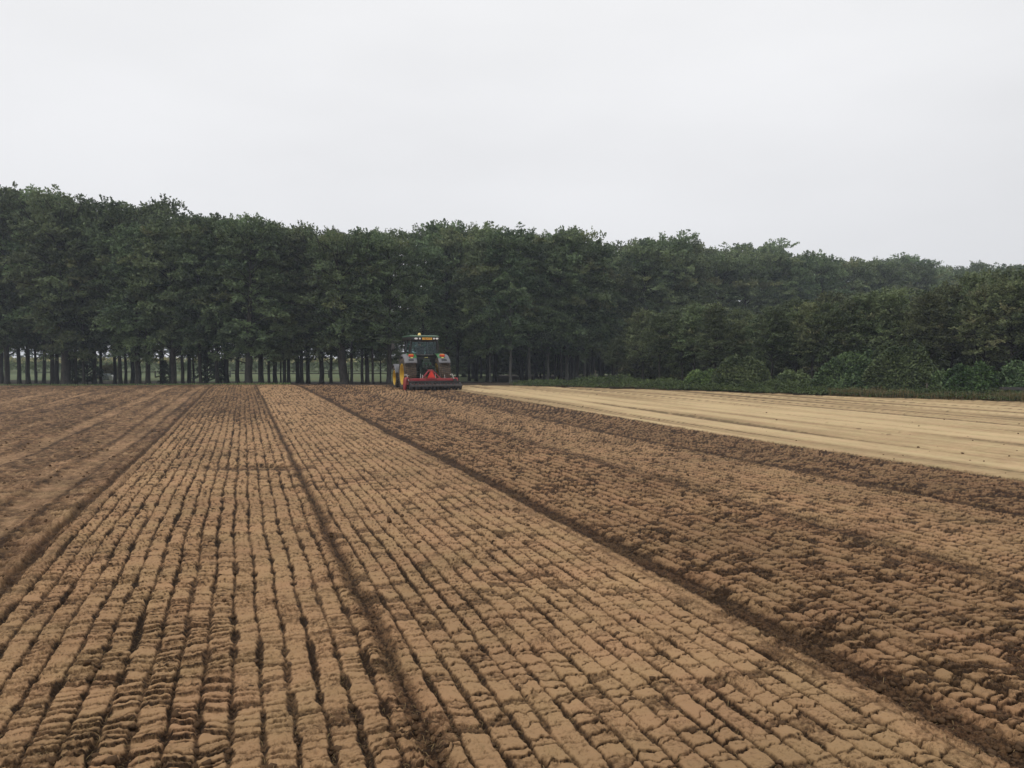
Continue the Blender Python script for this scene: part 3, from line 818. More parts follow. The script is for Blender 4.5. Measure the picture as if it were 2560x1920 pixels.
# taller masses behind the row, crowns only
for i in range(12):
    b = -0.70 + 0.6*i/11 + random.uniform(-.012, .012)
    d = edge_at(b) + 8 + random.uniform(0, 3.5) + max(0, b+0.35)*16
    s = (canopy(b, d) + random.uniform(-2.0, .3))/14
    plant('beech_tree', BEECH[(i*5+2) % 6], b, d, (s, s, s), 'tall beech standing behind the front row, only its crown showing', 'beech tree', 'beeches hidden behind the front row', trunk_w=0.8)
# the wood right of the tractor: pale grey trunks at its dark edge
right_tr = [(1200+x*.3135, w*.3135) for x, w in ((80,16),(243,22),(397,26),(543,22),(600,16),(650,12),(690,28),(718,16),(768,34),(832,20),(900,30))]
n_ = 0
for i, (x, w) in enumerate(right_tr):
    b = (x-1280)/1980
    d = 61 + max(0, b)*55 + random.uniform(-1, 2)
    tw = w*d/1980/0.4
    s = (canopy(b, d) + random.uniform(-1.2, .3))/14
    pale = i in (0, 1, 2, 3, 6, 9)
    plant('beech_tree', BEECH[(i*2+1) % 6], b, d, (s, s, s*1.0), '%s-trunked beech, %s trunk right of the tractor at the dark wood edge' % ('pale grey' if pale else 'dark', ordw(i+1)), 'beech tree', 'beeches at the edge of the wood right of the tractor', trunk_w=max(0.5, tw/s), bark='bark_grey' if pale else None)
# inside of that wood
for i in range(34):
    b = -0.10 + 0.34*random.random()
    d = 66 + random.uniform(0, 22) + max(0, b)*40
    s = (canopy(b, d) + random.uniform(-2.5, 0.2))/14
    plant('beech_tree', BEECH[i % 6], b, d, (s, s, s), 'beech deep inside the dark wood right of the tractor', 'beech tree', 'beeches inside the dark wood', trunk_w=random.uniform(.5, 1.1))
# hazy wood receding behind the young plantation
far_b = np.linspace(0.10, 0.74, 27)
for i, b in enumerate(far_b):
    b = float(b) + random.uniform(-.008, .008)
    d = 72 + (b-0.10)*82 + random.uniform(-3, 3)
    s = (canopy(b, d) + random.uniform(-2.0, .5))/14
    plant('beech_tree', BEECH[(i*5) % 6], b, d, (s*1.1, s*1.1, s), 'hazy beech above the young trees, %s crown from the left of the receding wood' % ordw(i+1), 'beech tree', 'hazy beeches receding behind the young trees', trunk_w=0.9)
for i in range(26):
    b = 0.12 + 0.66*i/25 + random.uniform(-.01, .01)
    d = 84 + (b-0.10)*90 + random.uniform(-2, 6)
    s = (canopy(b, d) + random.uniform(-2.2, .2))/14
    plant('beech_tree', BEECH[(i*5+3) % 6], b, d, (s*1.15, s*1.15, s), 'beech in the second rank of the hazy receding wood', 'beech tree', 'second rank of the hazy wood', trunk_w=0.9)

# young plantation on the right: (bearing, depth, height)
yb = np.linspace(0.135, 0.70, 24)
for i, b in enumerate(yb):
    b = float(b) + random.uniform(-.006, .006)
    d = edge_at(b) + 5.5 + random.uniform(-.5, 2.5) + 8*max(0, 0.25-b)/0.12*0.5
    top = np.interp(b, [0.13, 0.16, 0.2, 0.3, 0.4, 0.5, 0.56, 0.64, 0.72], [4.0, 4.9, 4.6, 4.6, 4.7, 4.8, 5.2, 5.8, 6.0])
    s = (top + random.uniform(-1.0, .5))/6.5
    sw = s*random.uniform(0.95, 1.2)
    plant('young_beech', YOUNG[i % 4], b, d, (sw, sw, s), 'olive young beech, %s from the left in the plantation behind the brambles' % ordw(i+1), 'young tree', 'young beeches of the plantation on the right', trunk_w=1.1)
for i in range(30):
    b = 0.15 + 0.58*i/29 + random.uniform(-.01, .01)
    d = edge_at(b) + 10.5 + random.uniform(0, 6) + 4*max(0, 0.25-b)/0.12*0.5
    top = np.interp(b, [0.13, 0.16, 0.2, 0.3, 0.4, 0.5, 0.56, 0.64, 0.72], [4.2, 5.0, 5.0, 5.1, 5.4, 5.6, 6.0, 6.6, 6.7])
    s = (top + random.uniform(-.6, .3))/6.5
    plant('young_beech', YOUNG_LOW[i % 2], b, d, (s*1.25, s*1.25, s), 'young beech in the back rows of the plantation', 'young tree', 'back rows of the plantation', trunk_w=1.1)

# shaded understorey that closes the view into the wood
for i in range(22):
    b = -0.085 + 0.27*i/21 + random.uniform(-.006, .006)
    d = 84 + random.uniform(0, 9) + max(0, b)*40
    plant('young_beech', YOUNG_LOW[i % 2], b, d, (1.3, 1.3, 0.85), 'low shaded young beech at the back of the dark wood', 'young tree', 'understorey at the back of the dark wood')
# young firs among the trunks of the row
for i, (x, d, h) in enumerate(((218, 63, 3.6), (181, 62, 2.4), (412, 60, 1.9), (519, 59.5, 3.3), (553, 61, 2.0))):
    b = (x-1280)/1980
    plant('young_fir', FIR[i % 2], b, d, (h/2.6,)*3, 'dark young fir between the row trunks, %s of five from the left' % ordw(i+1), 'fir', 'young firs between the row trunks')

# ------------------------------------------------------------------ shrubs and undergrowth
def dome_leaves(seed, rx, ry, h, n, leaf, lump=0.18):
    rg = np.random.default_rng(seed)
    ph = rg.random(n)*2*math.pi; u = rg.random(n)**0.8
    z = u; rr = np.sqrt(np.maximum(0, 1-(u*0.97)**2.6))
    k = 1 + lump*vn(np.cos(ph)*2.2+seed, np.sin(ph)*2.2+u*3, seed) - 0.22*rg.random(n)**2.5
    k = np.maximum(k, 0.8)
    P = np.stack([rx*rr*np.cos(ph)*k, ry*rr*np.sin(ph)*k, h*z*k], -1)
    D = unit(np.stack([np.cos(ph)*rr, np.sin(ph)*rr, 0.35+u*1.0], -1) + 0.22*rg.normal(size=(n, 3)))
    tone = np.clip(0.45 + 0.5*vn(P[:, 0]*1.6, P[:, 2]*1.6+P[:, 1], seed+3) + 0.2*rg.normal(size=n), 0, 1)
    return sprays(P, D, np.full(n, leaf*1.5), 6, leaf*1.15, rg, tone=tone, warm=0.05*rg.random(n), spread=0.5, droop=0.3, normal=unit(D + np.array([0, 0, 0.25])), flutter=0.25)
def bush(name, b, d, rx, ry, h, n, leaf, label, mat='rhodo', cat='bush', group=None, seed=1):
    x, y = at(b, d)
    o = empty(name, (x, y, gz(x, y)-0.03), -PSI)
    V_, F_, T_, W_ = dome_leaves(seed, rx, ry, h, n, leaf)
    link('foliage', np_mesh('foliage', V_, F_, M[mat], {'tone': T_, 'warm': W_}), o)
    mb = MB(); rd = random.Random(seed)
    for k in range(9):
        a = rd.random()*6.28
        mb.tube([(0.1*math.cos(a), 0.1*math.sin(a), 0), (rx*.3*math.cos(a), ry*.3*math.sin(a), h*.45), (rx*.6*math.cos(a), ry*.6*math.sin(a), h*.75)], [0.03, 0.022, 0.01], 5, cap=False)
    mb.build('stem', M['bark'], o)
    tag(o, label, cat, group)
    return o
G_R = 'rounded bushes along the right edge of the field'
bush('rhododendron_bush', (1860-1280)/1980, edge_at(.293)+2.6, 1.5, 1.3, 1.75, 3400, 0.095, 'medium rounded dark bush, leftmost mound above the bramble edge', group=G_R, seed=3)
bush('rhododendron_bush', (1990-1280)/1980, edge_at(.36)+2.4, 0.85, 0.8, 0.95, 1300, 0.095, 'small low rounded bush left of the twin big mounds', group=G_R, seed=4)
bush('rhododendron_bush', (2130-1280)/1980, edge_at(.43)+2.6, 1.6, 1.3, 1.85, 3800, 0.095, 'left and lower of the twin big rounded bushes', group=G_R, seed=5)
bush('rhododendron_bush', (2255-1280)/1980, edge_at(.49)+2.5, 1.55, 1.3, 2.2, 4200, 0.095, 'right and tallest of the twin big rounded bushes', group=G_R, seed=6)
bush('willow_shrub', (2430-1280)/1980, edge_at(.58)+1.4, 1.1, 0.8, 1.35, 1800, 0.095, 'pale green feathery shrub near the right edge of the photo', 'bramble', 'shrub', seed=7)
bush('rhododendron_bush', (2372-1280)/1980, edge_at(.55)+2.2, 0.75, 0.7, 1.1, 1200, 0.095, 'dark round bush just left of the pale feathery shrub', group=G_R, seed=8)
bush('rhododendron_bush', (2550-1280)/1980, edge_at(.64)+2.4, 0.9, 0.9, 1.4, 1600, 0.095, 'leafy bush above the grey board at the right edge', group=G_R, seed=9)
bush('rhododendron_bush', (1760-1280)/1980, edge_at(.24)+2.2, 1.0, 0.8, 0.95, 1400, 0.095, 'low wide leafy hump at the left of the bramble mounds', 'bramble', group=G_R, seed=10)

# continuous brambles and nettles along the right edge
rgb = np.random.default_rng(21)
n_b = 10000
bb = rgb.uniform(0.0, 0.76, n_b)
keep = rgb.random(n_b) < sst(-0.01, 0.035, bb)
bb = bb[keep]; n_b = len(bb)
off = rgb.random(n_b)**1.2*2.8
dd = edge_depth(bb) + 0.10 + off
bx2, by2 = FW[0]*dd + RT[0]*bb*dd, FW[1]*dd + RT[1]*bb*dd
top = (0.16 + 0.40*sst(0, 1.4, off))*(0.85 + 0.7*fbm(bx2*0.9, by2*0.9, 2, 33))*(0.55+0.45*sst(0.0, 0.12, bb))
zz = ground(bx2, by2) + np.maximum(0.03, top)*(0.25+0.75*rgb.random(n_b)**0.5)
ph = rgb.random(n_b)*6.28
Db = unit(np.stack([np.cos(ph), np.sin(ph), 0.25+0.5*rgb.random(n_b)], -1) + np.array([-FW[0], -FW[1], 0])*0.5)
tone = np.clip(0.5 + 0.55*fbm(bx2*1.2, by2*1.2+zz*2, 3, 34) + 0.15*rgb.normal(size=n_b), 0, 1)
V_, F_, T_, W_ = sprays(np.stack([bx2, by2, zz], -1), Db, np.full(n_b, 0.22), 7, 0.085, rgb, tone=tone, warm=0.15*rgb.random(n_b), spread=0.5, droop=0.35, normal=unit(Db + np.array([0, 0, 0.5])))
tag(link('bramble_thicket', np_mesh('bramble_thicket', V_, F_, M['bramble'], {'tone': T_, 'warm': W_})), 'low green bramble thicket along the right edge of the sandy field', 'brambles', kind='stuff')

def blades(n, b0, b1, o0, o1, hmin, hmax, seed, lean=0.35, wid=0.012):
    rg = np.random.default_rng(seed)
    b = rg.uniform(b0, b1, n); d = edge_depth(b) + rg.uniform(o0, o1, n)
    x, y = FW[0]*d + RT[0]*b*d, FW[1]*d + RT[1]*b*d
    z = ground(x, y) - 0.01
    h = rg.uniform(hmin, hmax, n)*(0.6+0.6*(vn(x*1.5, y*1.5, seed)+1)/2)
    a = rg.random(n)*6.28; l = rg.random(n)*lean*h
    p = np.stack([x, y, z], -1)
    w = np.stack([np.cos(a+1.57), np.sin(a+1.57), 0*a], -1)*wid
    m = p + np.stack([np.cos(a)*l*.35, np.sin(a)*l*.35, h*.6], -1)
    t = p + np.stack([np.cos(a)*l, np.sin(a)*l, h], -1)
    V_ = np.stack([p-w, p+w, m+w*.7, m-w*.7, t], 1).reshape(-1, 3)
    o = (np.arange(n)*5)[:, None]
    F_ = np.concatenate([o+np.array([[0, 1, 2, 3]]), o+np.array([[3, 2, 4, 4]])], 0)
    F1 = o+np.array([[0, 1, 2, 3]])
    tn = np.repeat(rg.random(n), 5); wm = np.repeat(rg.random(n)**2*0.7, 5)
    # tip as a narrow quad
    V2 = np.stack([p-w, p+w, m+w*.7, m-w*.7, t+w*.1, t-w*.1], 1).reshape(-1, 3)
    o = (np.arange(n)*6)[:, None]
    F2 = np.concatenate([o+np.array([[0, 1, 2, 3]]), o+np.array([[3, 2, 4, 5]])], 0)
    return V2, F2, np.repeat(rg.random(n), 6), np.repeat(rg.random(n)**2*0.7, 6)
V_, F_, T_, W_ = blades(5200, 0.40, 0.76, 0.0, 0.7, 0.12, 0.5, 41)
tag(link('dry_grass', np_mesh('dry_grass', V_, F_, M['drygrass'], {'tone': T_, 'warm': W_})), 'tan dry grass fringe in front of the brambles at right', 'grass', kind='stuff')
V_, F_, T_, W_ = blades(5000, -0.80, -0.28, -0.1, 2.3, 0.05, 0.16, 42, wid=0.02)
tag(link('verge_grass', np_mesh('verge_grass', V_, F_, M['bramble'], {'tone': T_, 'warm': W_})), 'short green grass strip at the far left field edge', 'grass', kind='stuff')

# maize and the wood beyond the meadow
rgm = np.random.default_rng(51)
n_m = 9000
mbr = rgm.uniform(-0.85, 0.05, n_m); md = 118 + 50*rgm.random(n_m)**2
mx_, my_ = FW[0]*md + RT[0]*mbr*md, FW[1]*md + RT[1]*mbr*md
mh = 1.7*rgm.random(n_m)**0.6
Dm = unit(np.stack([rgm.normal(size=n_m), rgm.normal(size=n_m), 0.8+0*md], -1))
V_, F_, T_, W_ = sprays(np.stack([mx_, my_, ground(mx_, my_)+mh], -1), Dm, np.full(n_m, 0.5), 3, 0.55, rgm, tone=0.3+0.5*rgm.random(n_m), warm=np.where(mh > 1.45, 0.75, 0.05), spread=0.3)
tag(link('maize_crop', np_mesh('maize_crop', V_, F_, M['maize'], {'tone': T_, 'warm': W_})), 'green maize crop with yellow tops beyond the tree row', 'maize', kind='stuff')
n_f = 5200
fb = rgm.uniform(-0.95, 0.30, n_f); fd = 186 + 14*rgm.random(n_f)
fx_, fy_ = FW[0]*fd + RT[0]*fb*fd, FW[1]*fd + RT[1]*fb*fd
ft = 9.5 + 2.5*fbm(fb*9, fb*0+2, 3, 55)
fz = ground(fx_, fy_) + ft*rgm.random(n_f)**0.7
ph = rgm.random(n_f)*6.28
Df = unit(np.stack([np.cos(ph), np.sin(ph), 0.3+0*ph], -1))
V_, F_, T_, W_ = sprays(np.stack([fx_, fy_, fz], -1), Df, np.full(n_f, 1.9), 6, 0.85, rgm, tone=np.clip(.5+.5*fbm(fb*30, fz*.4, 2, 56), 0, 1), warm=0.1*rgm.random(n_f))
tag(link('distant_wood', np_mesh('distant_wood', V_, F_, M['farwood'], {'tone': T_, 'warm': W_})), 'hazy distant wood beyond the maize', 'wood', kind='stuff')

# ------------------------------------------------------------------ fences, palings, crate and heap behind the row
def fence(name, b0, d0, b1, d1, n, h, rails, label, post=0.10, mat='wood_dark', rail_h=0.07):
    p0, p1 = at(b0, d0), at(b1, d1)
    ox, oy = p0
    root = empty(name, (ox, oy, gz(ox, oy)))
    z0 = gz(ox, oy)
    pts = []
    for k in range(n):
        f = k/(n-1); x = p0[0]+(p1[0]-p0[0])*f; y = p0[1]+(p1[1]-p0[1])*f
        pts.append((x-ox, y-oy, gz(x, y)-z0))
    a = math.atan2(p1[1]-p0[1], p1[0]-p0[0])
    rd = random.Random(n)
    for p in pts:
        hh_ = h*rd.uniform(.95, 1.12)
        MB().box((p[0], p[1], p[2]+hh_/2-0.05), (post, post, hh_+0.1), rz=a+rd.uniform(-.1, .1)).build('post', M[mat], root)
    for k in range(n-1):
        p, q = Vector(pts[k]), Vector(pts[k+1])
        for rz_ in rails:
            c = (p+q)/2 + Vector((math.sin(a)*0.07, -math.cos(a)*0.07, rz_*h + rd.uniform(-.02, .02)))
            MB().box(c, ((q-p).length*0.98, 0.04, rail_h), rz=a).build('rail', M[mat], root)
    tag(root, label, 'fence')
    return root
fence('rail_fence', -0.60, 88, -0.425, 86, 8, 0.75, (0.85,), 'low dark post and rail fence behind the leftmost trunks')
fence('rail_fence', -0.405, 86, -0.13, 84, 12, 0.8, (0.55, 0.9), 'long low two-rail fence in the meadow behind the middle of the tree row')
x, y = at((221-1280)/1980, 70)
pal = empty('paling_gate', (x, y, gz(x, y)), -PSI)
for k in range(7):
    MB().box(((k-3)*0.085, 0, 0.28+0.06*(k in (0, 6))), (0.045, 0.04, 0.62+0.1*(k in (0, 6)))).build('stake', M['wood_dark'], pal)
for z_ in (0.15, 0.42):
    MB().box((0, 0.045, z_), (0.62, 0.03, 0.06)).build('rail', M['wood_dark'], pal)
tag(pal, 'short dark paling gate of upright stakes between the left trunks', 'gate')

M['crate'] = simple('grey painted crate', (0.26, 0.29, 0.28), 0.8, var=0.2, scale=3, dirt=(0.12, 0.12, 0.09), dirt_amt=0.5)
M['white'] = simple('white paint', (0.62, 0.63, 0.60), 0.6, var=0.12, scale=3, dirt=(0.3, 0.27, 0.2), dirt_amt=0.5)
x, y = at((266-1280)/1980, 76)
cr8 = empty('feed_crate', (x, y, gz(x, y)), -PSI)
cm_ = MB(); cm_.bbox((-0.30, -0.3, 0.06), (0.24, 0.3, 0.60)); cm_.bbox((-0.32, -0.32, 0.56), (0.26, 0.32, 0.62)); cm_.build('body', M['crate'], cr8, bevel=0.01)
for k in range(3): MB().bbox((-0.28+0.18*k, -0.325, 0.1), (-0.13+0.18*k, -0.303, 0.54)).build('panel', M['crate'], cr8)
MB().prism([(0.30, 0.05), (0.66, 0.05), (0.66, 0.38), (0.52, 0.50), (0.30, 0.46)], -0.2, 0.2, 'XZ').build('trough', M['white'], cr8, bevel=0.02)
for k in (-0.24, 0.18): MB().bbox((k-.03, -0.25, 0), (k+.03, 0.25, 0.055)).build('foot', M['wood_dark'], cr8)
tag(cr8, 'small pale grey crate with white end seen between the left trunks', 'crate')
x, y = at((272-1280)/1980, 79)
V_, F_, T_, W_ = dome_leaves(61, 0.95, 0.8, 1.35, 900, 0.13, lump=0.1)
hp = empty('hay_heap', (x, y, gz(x, y)-0.02), 0)
link('hay', np_mesh('hay', V_, F_, M['drygrass'], {'tone': T_*0.35, 'warm': W_}), hp)
mbh = MB(); mbh.lathe([(0, 0.82), (0.5, 0.78), (0.95, 0.55), (1.2, 0.2), (1.24, 0.0)], (0, 0, 0), 'Z', 16); mbh.build('core', M['wood_dark'], hp, smooth=True)
tag(hp, 'rounded brownish hay heap behind the pale crate', 'hay heap')
# grey board rail at the right edge
fence('board_fence', 0.617, edge_at(.625)+1.6, 0.74, edge_at(.73)+1.8, 4, 0.52, (0.86,), 'grey board on posts among the brambles at the right edge', mat='wood_grey', rail_h=0.12)
# small field marker stakes among the brambles
for i, (x, h_) in enumerate(((2318, 0.62), (2388, 0.6), (1489, 0.95))):
    b = (x-1280)/1980; d = edge_at(b)+(1.1 if i < 2 else 3.0)
    px, py = at(b, d)
    st_ = MB().box((0, 0, h_/2), (0.06, 0.06, h_)).box((0, 0, h_+0.012), (0.045, 0.045, 0.024)).build('marker_stake', M['wood'], loc=(px, py, gz(px, py)))
    tag(st_, ['short weathered stake in brambles below the tallest round bush', 'short weathered stake in brambles left of the pale shrub', 'thin upright stake at the dark wood edge right of the tractor'][i], 'stake')

# ------------------------------------------------------------------ tractor
DUST = (0.20, 0.135, 0.08)
M['green'] = simple('green tractor paint', (0.020, 0.130, 0.032), 0.35, var=0.12, scale=3, dirt=DUST, dirt_amt=0.25)
M['green_roof'] = simple('dusty dark green roof', (0.016, 0.075, 0.028), 0.4, var=0.15, scale=3, dirt=DUST, dirt_amt=0.2)
M['green_dark'] = simple('greasy dark green', (0.006, 0.026, 0.013), 0.45, var=0.3, scale=6, dirt=(0.03, 0.025, 0.02), dirt_amt=0.6)
M['yellow'] = simple('yellow rim paint', (0.62, 0.40, 0.020), 0.4, var=0.10, scale=3, dirt=DUST, dirt_amt=0.5)
M['plastic'] = simple('grey fender plastic', (0.135, 0.137, 0.150), 0.5, var=0.08, scale=4, dirt=DUST, dirt_amt=0.18)
M['black'] = simple('black trim', (0.010, 0.010, 0.011), 0.5, var=0.3, scale=5, dirt=(0.06, 0.05, 0.035), dirt_amt=0.3)
M['rubber'] = simple('dusty tyre rubber', (0.030, 0.027, 0.024), 0.85, var=0.3, scale=8, dirt=(0.13, 0.092, 0.058), dirt_amt=0.55)
M['lug'] = simple('dusty tread lugs', (0.070, 0.051, 0.034), 0.9, var=0.4, scale=10, dirt=(0.20, 0.145, 0.09), dirt_amt=0.8)
M['red'] = simple('faded red paint', (0.340, 0.028, 0.036), 0.45, var=0.15, scale=4, dirt=(0.16, 0.10, 0.07), dirt_amt=0.5)
M['triangle'] = simple('red reflector', (0.75, 0.030, 0.012), 0.35, var=0.06, scale=3)
M['triangle_rim'] = simple('red reflector rim', (0.48, 0.03, 0.02), 0.4, var=0.1, scale=3)
M['steel'] = simple('bright worn steel', (0.52, 0.51, 0.47), 0.4, 0.7, var=0.2, scale=8)
M['iron'] = simple('dark iron', (0.030, 0.028, 0.028), 0.6, 0.3, var=0.3, scale=6, dirt=(0.10, 0.07, 0.045), dirt_amt=0.4)
M['bar_grey'] = simple('worn grey steel bar', (0.082, 0.078, 0.078), 0.55, 0.2, var=0.15, scale=5, dirt=(0.12, 0.085, 0.055), dirt_amt=0.4)
M['amber'] = simple('amber lens', (0.85, 0.22, 0.03), 0.2, var=0.05)
M['redlens'] = simple('red lens', (0.62, 0.035, 0.015), 0.2, var=0.05)
M['lens'] = simple('work light lens', (0.78, 0.76, 0.74), 0.15, var=0.05)
M['beacon'] = simple('pale amber beacon', (0.80, 0.62, 0.20), 0.2, var=0.1)
M['plate'] = simple('amber number plate', (0.78, 0.40, 0.045), 0.4, var=0.08)
M['ink'] = simple('black lettering', (0.015, 0.012, 0.010), 0.6, var=0.0)
M['badge'] = simple('yellow badge', (0.60, 0.52, 0.12), 0.4, var=0.1)
M['seat'] = simple('seat fabric', (0.012, 0.012, 0.013), 0.8, var=0.2, scale=8)
M['skin'] = simple('skin', (0.42, 0.24, 0.17), 0.5, var=0.08)
M['hair'] = simple('dark hair', (0.012, 0.009, 0.008), 0.6, var=0.3, scale=20)
M['shirt'] = simple('dark work shirt', (0.014, 0.015, 0.020), 0.85, var=0.3, scale=10)
gm, gnt, gb = newmat('tinted cab glass')
N_ = gnt.nodes; L_n = gnt.links
tp = N_.new('ShaderNodeBsdfTransparent'); tp.inputs[0].default_value = (0.74, 0.84, 0.83, 1)
gl = N_.new('ShaderNodeBsdfGlossy'); gl.inputs['Roughness'].default_value = 0.03; gl.inputs['Color'].default_value = (0.9, 0.95, 0.95, 1)
fr = N_.new('ShaderNodeFresnel'); fr.inputs['IOR'].default_value = 1.4
mg = N_.new('ShaderNodeMixShader')
L_n.new(fr.outputs[0], mg.inputs[0]); L_n.new(tp.outputs[0], mg.inputs[1]); L_n.new(gl.outputs[0], mg.inputs[2])
L_n.new(mg.outputs[0], N_['Material Output'].inputs['Surface'])
M['glass'] = gm

TX, TY = 9.55, 43.1
TZ = gz(TX, TY) - 0.04
tr = empty('tractor', (TX, TY, TZ), RAD(1.0))
tag(tr, 'green tractor with yellow wheels and grey fenders driving away over the field', 'tractor')

def wheel(name, cx_, cy_, R_w, W_w, rim_r, label=None):
    sgn = 1 if cx_ > 0 else -1
    hub = MB()
    hub.lathe([(sgn*0.02, 0.0), (sgn*0.02, 0.17), (sgn*-0.02, 0.20), (sgn*-0.04, rim_r*0.62), (sgn*0.06, rim_r*0.90), (sgn*0.10, rim_r*0.93)], (0, 0, 0), 'X', 32)
    hub.lathe([(sgn*0.10, 0.0), (sgn*0.10, 0.10), (sgn*0.02, 0.13)], (0, 0, 0), 'X', 16)
    for k in range(8):
        a = k*math.pi/4
        hub.tube([(sgn*0.0, 0.155*math.cos(a), 0.155*math.sin(a)), (sgn*0.045, 0.155*math.cos(a), 0.155*math.sin(a))], 0.016, 6)
    w = hub.build(name, M['yellow'], tr, loc=(cx_, cy_, R_w-0.03))
    rim = MB(); hw = W_w*0.5
    rim.lathe([(-hw*0.93, rim_r+0.02), (-hw*0.93, rim_r-0.03), (-hw*0.70, rim_r-0.05), (-hw*0.3, rim_r*0.86), (hw*0.3, rim_r*0.86), (hw*0.70, rim_r-0.05), (hw*0.93, rim_r-0.03), (hw*0.93, rim_r+0.02)], (0, 0, 0), 'X', 40)
    rim.build('rim', M['yellow'], w, smooth=False)
    ty = MB()
    ty.lathe([(-hw*0.90, rim_r), (-hw*1.0, rim_r+0.08), (-hw*1.03, (rim_r+R_w)/2), (-hw*0.97, R_w-0.07), (-hw*0.82, R_w-0.03), (-hw*0.3, R_w-0.014), (hw*0.3, R_w-0.014), (hw*0.82, R_w-0.03), (hw*0.97, R_w-0.07), (hw*1.03, (rim_r+R_w)/2), (hw*1.0, rim_r+0.08), (hw*0.90, rim_r)], (0, 0, 0), 'X', 48)
    t = ty.build('tyre', M['rubber'], w, smooth=True)
    # block tread in chevrons
    lv = MB(); n = int(R_w*58)
    for k in range(n):
        for c in range(6):
            u = (c-2.5)/2.5
            a = 2*math.pi*(k + (0.5 if c % 2 else 0.0) + abs(u)*0.9)/n
            m = Matrix.Rotation(a, 4, 'X') @ Matrix.Translation((u*hw*0.82, 0, R_w-0.02-0.018*abs(u)**3)) @ Matrix.Rotation(0.55*(1 if u > 0 else -1)*(1 if c % 2 else -1), 4, 'Z')
            hx, hy, hz = W_w*0.075, 0.030*R_w/0.86, 0.030
            vs = [m @ Vector((sx_*hx, sy_*hy, sz_*hz)) for sx_ in (-1, 1) for sy_ in (-1, 1) for sz_ in (-1, 1)]
            lv.add(vs, [(0,1,3,2),(4,6,7,5),(0,4,5,1),(2,3,7,6),(1,5,7,3)])
    ld = lv.build('tread', M['lug'], w); ld['kind'] = 'stuff'
    return w
wheel('rear_wheel', -0.96, 0, 0.87, 0.66, 0.57)
wheel('rear_wheel', 0.96, 0, 0.87, 0.66, 0.57)
wheel('front_wheel', -0.94, 2.62, 0.62, 0.48, 0.42)
wheel('front_wheel', 0.94, 2.62, 0.62, 0.48, 0.42)

